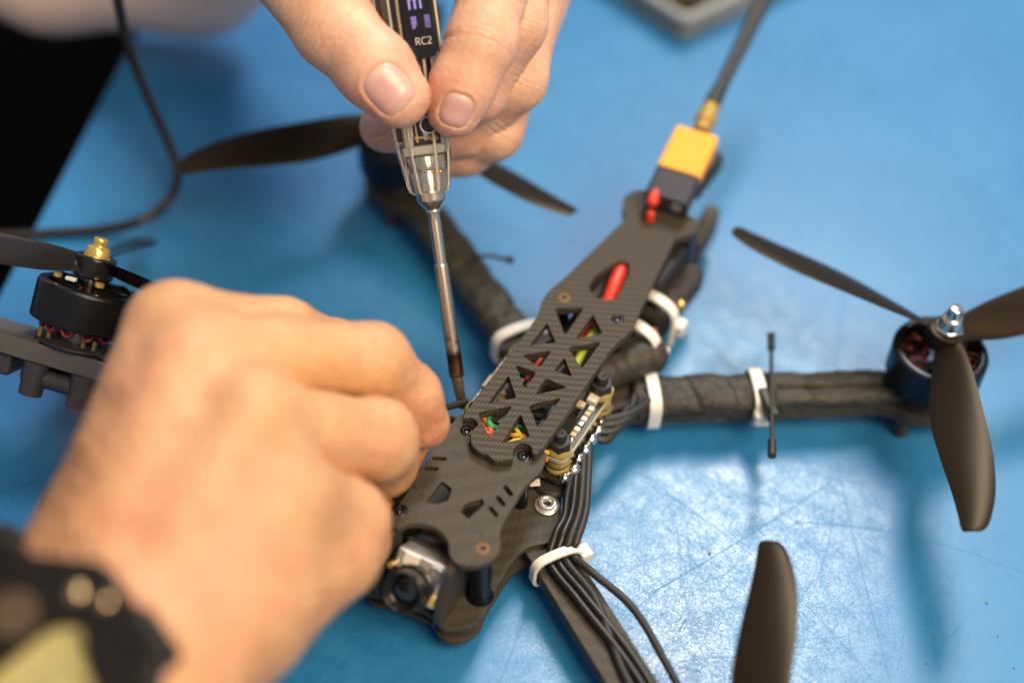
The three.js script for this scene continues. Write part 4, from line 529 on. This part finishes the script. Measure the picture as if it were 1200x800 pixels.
// the hand holding the iron
{
  const thumb = [J(292, -150, 474, 17.83), J(330, -60, 472, 15.73), J(392, 32, 469, 12.80), J(440, 82, 463, 11.76), J(466, 112, 462, 10.08)];
  const index = [J(610, -190, 484, 13.10), J(590, -60, 477, 11.74), J(563, 50, 468, 10.70), J(542, 100, 468, 9.97), J(532, 128, 470, 8.81)];
  const middle = [J(625, -170, 497, 12.56), J(600, 28, 486, 10.89), J(560, 106, 498, 9.83), J(466, 145, 505, 8.78), J(450, 149, 506, 8.36)];
  const ring = [J(648, -130, 510, 12.54), J(602, 92, 504, 10.87), J(550, 150, 520, 9.61), J(500, 166, 525, 8.56)];
  const pinky = [J(650, -60, 528, 11.48), J(578, 152, 521, 10.02), J(545, 174, 530, 9.18), J(508, 182, 534, 8.34)];
  const palm = chain([J(292, -150, 474, 20.97), J(470, -300, 497, 31.39), J(600, -260, 504, 20.91), J(640, -140, 518, 15.67)], 14), arm = chain([J(470, -330, 490, 30), J(350, -190, 570, 30), J(230, -46, 640, 29), J(60, -52, 648, 31), J(-120, -130, 650, 36)], 12);
  const fs = [thumb, index, middle, ring, pinky].map((c) => chain(c, 4)), nT = nailFrame(thumb[4], thumb[3], FWD.clone().negate().addScaledVector(RIGHT, -.28).addScaledVector(UP, .12), 6.6, 7.0, .8), nI = nailFrame(index[4], index[3], FWD.clone().negate().addScaledVector(RIGHT, .1).addScaledVector(UP, -.25), 4.9, 5.4, 1.0), nM = nailFrame(middle[4], middle[3], FWD.clone().negate().addScaledVector(UP, .1), 4.5, 5, 0);
  const carve = [nT, nI, nM].map(nailCarve);
  const f0 = (x, y, z) => { const p = Math.min(palm(x, y, z), 1e9), w = smin(p, arm(x, y, z), 16); if (w > 60) { let d = w; for (const q of fs) d = Math.min(d, q(x, y, z)); return d; } let d = 1e9; for (const q of fs) d = smin(d, smin(w, q(x, y, z), 8), 1.0); return d; };
  const f = (x, y, z) => { let d = f0(x, y, z); if (d < 4) for (const c of carve) d += c(x, y, z); return d; };
  const nrm = (a, b) => b.p.clone().sub(a.p).normalize();
  const tIP = thumb[2].p.clone().addScaledVector(FWD, -12), iD = index[2].p.clone().addScaledVector(FWD, -10);
  const cr = creases([{ p: tIP, n: nrm(thumb[1], thumb[3]), count: 6, step: 1.8, width: .42, depth: .42, reach: 9 }, { p: thumb[2].p.clone().addScaledVector(FWD, -11).addScaledVector(nrm(thumb[2], thumb[3]), 6), n: nrm(thumb[1], thumb[3]), count: 4, step: 2.2, width: .4, depth: .14, reach: 10 }, { p: iD.clone().addScaledVector(RIGHT, 4), n: nrm(index[1], index[3]), count: 3, step: 1.9, width: .34, depth: .3, reach: 6.5 }, { p: index[2].p.clone().addScaledVector(RIGHT, -9).addScaledVector(FWD, -3), n: nrm(index[1], index[3]), count: 1, step: 1, width: .9, depth: 1.1, reach: 5.5 }, { p: middle[2].p.clone().addScaledVector(FWD, -8), n: nrm(middle[1], middle[3]), count: 3, step: 1.6, width: .35, depth: .25, reach: 7 }, { p: middle[1].p.clone().addScaledVector(FWD, -9), n: nrm(middle[0], middle[2]), count: 5, step: 1.7, width: .36, depth: .22, reach: 8 }, { p: ring[1].p.clone().addScaledVector(FWD, -9), n: nrm(ring[0], ring[2]), count: 4, step: 1.7, width: .36, depth: .22, reach: 8 }, { p: pinky[1].p.clone().addScaledVector(FWD, -9), n: nrm(pinky[0], pinky[2]), count: 3, step: 1.7, width: .36, depth: .22, reach: 8 }]);
  const spots = [[at(462, 75, 458), 9, PINK, .5], [index[3].p.clone().addScaledVector(FWD, -9), 12, RED, .42], [thumb[4].p, 12, PINK, .5], [at(432, 108, 458), 8, RED, .3], [ring[1].p, 12, RED, .3], [middle[1].p, 12, RED, .3], [pinky[1].p, 11, RED, .25], [tIP, 10, RED, .2], [at(100, -40, 620), 90, [.8, .62, .57], .9], [at(250, -40, 610), 60, [.8, .62, .57], .8], [at(-40, -60, 630), 70, [.8, .62, .57], .9], [middle[4].p, 10, PINK, .8]];
  const t = thing('hand', 'bare hand gripping the soldering iron between thumb and forefinger', 'hand', at(470, -100, 480).setY(TABLE));
  const lo = V(1e9, 1e9, 1e9), hi = V(-1e9, -1e9, -1e9); for (const c of [thumb, index, middle, ring, pinky]) for (const j of c.slice(0, 9)) { if (j.p.y > 230) continue; lo.min(j.p.clone().addScalar(-j.r - 4)); hi.max(j.p.clone().addScalar(j.r + 4)); }
  const col = skinColour(spots, [.68, .41, .295]);
  const clip = (g, keep) => g; const cutY = 214, fC = (x, y, z) => Math.max(f(x, y, z), y - cutY);
  const armLo = V(-330, 0, -260), armHi = V(lo.x, 230, 80);
  const gH = surface((x, y, z) => Math.max(f(x, y, z)), V(-150, 70, -125), V(40, 250, 50), .62, (x, y, z) => 1.7 * skinGrain(x, y, z) + cr(x, y, z), col);
  const gA = surface(f, V(-420, 2, -300), V(60, 330, 40), 2.6, () => 0, col);
  // the coarse mesh gives what lies outside the fine box
  const inBox = (x, y, z) => x > -149 && x < 39 && y > 71 && y < 249 && z > -124 && z < 49, ip = gA.index.array, pa = gA.attributes.position, keep = []; for (let i = 0; i < ip.length; i += 3) { let k = 0; for (let j = 0; j < 3; j++) { const v = ip[i + j]; if (inBox(pa.getX(v), pa.getY(v), pa.getZ(v))) k++; } if (k < 3) keep.push(ip[i], ip[i + 1], ip[i + 2]); } gA.setIndex(keep);
  const hand = part('skin', mergeGeometries([gH, gA]), skinMat, t);
  nailMesh(nT, f0, nailMat, hand); nailMesh(nI, f0, nailMat, hand); nailMesh(nM, f0, nailMat, hand);
}
// the hand with the watch
let wristC, wristAx, wristN;
{
  const index = [J(205, 392, 419, 13.5), J(330, 392, 438, 10.6), J(392, 412, 462, 9.4), J(470, 470, 476, 8.4)];
  const middle = [J(235, 428, 409, 14), J(330, 418, 424, 11.6), J(436, 422, 440, 10.9), J(480, 464, 452, 9.2), J(496, 495, 458, 8.1)];
  const ring = [J(292, 492, 400, 13.5), J(372, 511, 417, 11.8), J(441, 515, 430, 11.5), J(448, 543, 452, 9.8), J(470, 520, 475, 9)];
  const pinky = [J(325, 590, 392, 14), J(402, 612, 416, 12.2), J(412, 632, 436, 10.5), J(430, 600, 465, 9)];
  const thumb = [J(130, 600, 430, 15), J(260, 520, 462, 12), J(400, 500, 480, 10.5), J(482, 497, 482, 9)];
  const palm = (() => { const c = [chain([J(-60, 930, 352, 29), J(70, 790, 366, 26), J(135, 690, 384, 22)], 10), chain([J(-10, 960, 346, 29), J(140, 830, 362, 25), J(225, 735, 380, 21)], 10), cone(at(125, 680, 386), index[0].p, 21, 14), cone(at(150, 690, 384), middle[0].p, 20, 14.5), cone(at(200, 700, 382), ring[0].p, 20, 14.5), cone(at(262, 705, 386), pinky[0].p, 19.5, 15), cone(at(290, 700, 392), at(390, 650, 408), 18, 13), cone(at(130, 650, 402), at(260, 500, 420), 20, 16)]; return (x, y, z) => { let d = c[0](x, y, z); for (let i = 1; i < c.length; i++) d = smin(d, c[i](x, y, z), 11); return d; }; })();
  const tendons = [[[150, 600, 374], [214, 425, 397]], [[205, 620, 370], [294, 484, 388]]].map(([a, b]) => cone(at(...a), at(...b), 2.6, 4.6));
  const fs = [index, middle, ring, pinky, thumb].map((c) => chain(c, 4));
  const f = (x, y, z) => { let p = palm(x, y, z); if (p < 12) for (const q of tendons) p = smin(p, q(x, y, z), 11); let d = 1e9; for (const q of fs) d = smin(d, smin(p, q(x, y, z), 6.5), .9); return d; };
  const up = FWD.clone().negate(), nrm = (a, b) => b.p.clone().sub(a.p).normalize();
  const cr = creases([{ p: middle[2].p.clone().addScaledVector(up, 9), n: nrm(middle[1], middle[3]), count: 5, step: 2.0, width: .55, depth: .3, reach: 9 }, { p: middle[3].p.clone().addScaledVector(up, 7).addScaledVector(RIGHT, 4), n: nrm(middle[2], middle[4]), count: 3, step: 1.7, width: .45, depth: .12, reach: 5 }, { p: ring[2].p.clone().addScaledVector(up, 11), n: nrm(ring[1], ring[2]), count: 5, step: 2.1, width: .6, depth: .34, reach: 9 }, { p: index[1].p.clone().addScaledVector(up, 9), n: nrm(index[0], index[2]), count: 5, step: 1.8, width: .45, depth: .25, reach: 8 }]);
  const tendon = (x, y, z) => -.9 * fbm(x * .06, y * .06, z * .06 + 4, 3);
  const spots = [[at(212, 420, 398), 14, RED, .4], [middle[2].p, 14, RED, .15], [at(452, 505, 418), 9, RED, .3], [at(492, 500, 450), 12, RED, .55], [at(150, 480, 395), 20, PINK, .35], [at(60, 590, 385), 26, RED, .3], [at(60, 640, 372), 22, [.46, .23, .11], .45], [at(200, 700, 352), 24, [.5, .25, .13], .3], [at(300, 640, 368), 10, [.48, .26, .15], .3], [at(120, 410, 390), 3, [.3, .14, .08], .6], [pinky[1].p, 14, PINK, .25], [at(240, 640, 362), 24, PINK, .2], [at(440, 450, 428), 14, [.62, .36, .18], .5], [at(300, 420, 405), 30, [.62, .37, .19], .5]];
  const t = thing('hand', 'bare hand wearing a black watch, fingers curled beside the drone', 'hand', at(250, 560, 400).setY(TABLE));
  const g = surface(f, V(-150, 20, 10), V(60, 190, 240), .95, (x, y, z) => 2.4 * skinGrain(x * .8, y * .8, z * .8) + cr(x, y, z) + tendon(x, y, z), skinColour(spots, [.53, .285, .148]));
  const hand = part('skin', g, skinMat, t);
  // hairs along the wrist
  seed = 61; const hl = []; for (let i = 0; i < 420; i++) { const o = at(rr(-10, 150), rr(470, 690), 330), dir = FWD; let p = o.clone(), ok = false; for (let k = 0; k < 60; k++) { const d = f(p.x, p.y, p.z); if (d < .08) { ok = true; break; } p.addScaledVector(dir, d); if (p.y < 20) break; } if (!ok) continue; const e = .4, n = V(f(p.x + e, p.y, p.z) - f(p.x - e, p.y, p.z), f(p.x, p.y + e, p.z) - f(p.x, p.y - e, p.z), f(p.x, p.y, p.z + e) - f(p.x, p.y, p.z - e)).normalize(); if (n.dot(FWD) < -.72) continue; const d = n.clone().multiplyScalar(.7).addScaledVector(UP, rr(.2, .7)).addScaledVector(RIGHT, rr(-.5, .1)).normalize(), L = rr(3, 7); hl.push(new THREE.TubeGeometry(new THREE.QuadraticBezierCurve3(p.clone().addScaledVector(n, -.2), p.clone().addScaledVector(d, L * .5), p.clone().addScaledVector(d, L).addScaledVector(UP, L * .25)), 4, .055, 4)); }
  if (hl.length) { const h = part('arm_hair', merge(hl), new THREE.MeshStandardMaterial({ color: new THREE.Color().setRGB(.06, .035, .02), roughness: .6 }), hand); h.userData.kind = 'stuff'; }
}
// the watch
{
  const c = at(43, 806, 324), N = FWD.clone().negate().multiplyScalar(.93).addScaledVector(UP, .3).addScaledVector(RIGHT, -.1).normalize(), X0 = RIGHT.clone().multiplyScalar(.75).addScaledVector(UP, .65), q = qFrom(N, X0);
  const t = thing('wristwatch', 'black digital wristwatch with a pale yellow-green screen', 'watch', c.clone());
  const add = (n, g, m, p = t, l) => part(n, xf(g, c, q), m, p, l);       // local: x towards the hand, y out of the wrist, z towards the wearer
  const resin = new THREE.MeshPhysicalMaterial({ color: new THREE.Color().setRGB(.007, .006, .005), roughness: .45, specularIntensity: .6 }), oct = (r, k = .42) => [[-r, -r * k, 3], [-r * k, -r, 3], [r * k, -r, 3], [r, -r * k, 3], [r, r * k, 3], [r * k, r, 3], [-r * k, r, 3], [-r, r * k, 3]];
  add('case', plate(outline(oct(25), 3), 3, 12, 1.2), resin);
  const ring = outline(oct(28), 3); ring.holes.push(outline([[-17, -7.3, 2], [10.4, -7.3, 3], [16.2, -3, 2], [11.7, 5.6, 3], [11, 12, 3], [-17, 12, 3]].reverse(), 3, new THREE.Path())); add('bezel', plate(ring, 5.6, 4.4, 1), resin);
  for (let i = 0; i < 10; i++) { const a = -1.9 + i * .42; add('bezel_ridge', rbox(2.2, 1.6, 5, .6).translate(25.4, 5.6, 0).rotateY(-a), resin); }
  add('lug', rbox(22, 6, 9, 2, 3).translate(4, 0, -29), resin); add('lug_bar', cyl(1.6, 1.6, 18, 14).rotateZ(1.571).translate(6, 3.4, -27), M.blackMetal);
  add('subdial', lathe([[0, 6.2], [3.6, 6.2], [4.6, 6.6], [5.2, 6.2], [5.4, 5]], 36).translate(6, 0, -14.6), new THREE.MeshStandardMaterial({ color: new THREE.Color().setRGB(.075, .05, .03), roughness: .5 }));
  const lcd = canvasTex(256, 160, (g, w, h) => { g.fillStyle = '#b3a972'; g.fillRect(0, 0, w, h); g.fillStyle = '#77764f'; for (let i = 0; i < 6; i++) { g.fillRect(20 + i * 38, 64, 13, 74); } });
  const face = new THREE.PlaneGeometry(34, 25).rotateX(-Math.PI / 2).translate(1, 3.4, 0); add('screen', face, new THREE.MeshStandardMaterial({ map: lcd, roughness: .35 }), t, 'pale yellow-green liquid crystal screen');
  for (const [x, z, s] of [[19.6, -9.4, 2.0], [23.4, -3.6, 1.6]]) add('stud', new THREE.SphereGeometry(s, 18, 12).scale(1, .6, 1).translate(x, 6, z), new THREE.MeshStandardMaterial({ color: new THREE.Color().setRGB(.8, .6, .35), roughness: .25, metalness: 1 }));
  add('guard', rbox(8, 9, 15, 2.6, 3).translate(25.5, 1, 8), resin); add('side_button', rbox(3, 3, 7, 1).translate(26, 0, 0), M.blackMetal);
  for (const s of [-1, 1]) { const pts = []; for (let i = 0; i <= 16; i++) { const a = i / 16 * 1.75; pts.push(V(0, -4 - 27 + 27 * Math.cos(a), s * (19 + 27 * Math.sin(a)))); } const sh = outline([[-10, -1.8, 1.2], [10, -1.8, 1.2], [10, 1.8, 1.2], [-10, 1.8, 1.2]], 1.2), Pn = [], I = [], prof = sh.getPoints(6).slice(0, -1), n = prof.length; pts.forEach((p, i) => { const a = i / 16 * 1.75; prof.forEach((o) => { Pn.push(o.x * (1 - .012 * i), p.y + o.y * Math.cos(a), p.z + s * o.y * Math.sin(a)); }); }); for (let i = 0; i < 16; i++) for (let j = 0; j < n; j++) { const a = i * n + j, b = i * n + (j + 1) % n, d = a + n, e = b + n; if (s > 0) I.push(a, d, b, b, d, e); else I.push(a, b, d, b, e, d); } const g = new THREE.BufferGeometry(); g.setAttribute('position', new THREE.Float32BufferAttribute(Pn, 3)); g.setIndex(I); g.computeVertexNormals(); g.setAttribute('uv', new THREE.Float32BufferAttribute(new Float32Array(Pn.length / 3 * 2), 2)); const m = add('strap', g, resin);  }
}
renderer.render(scene, camera);
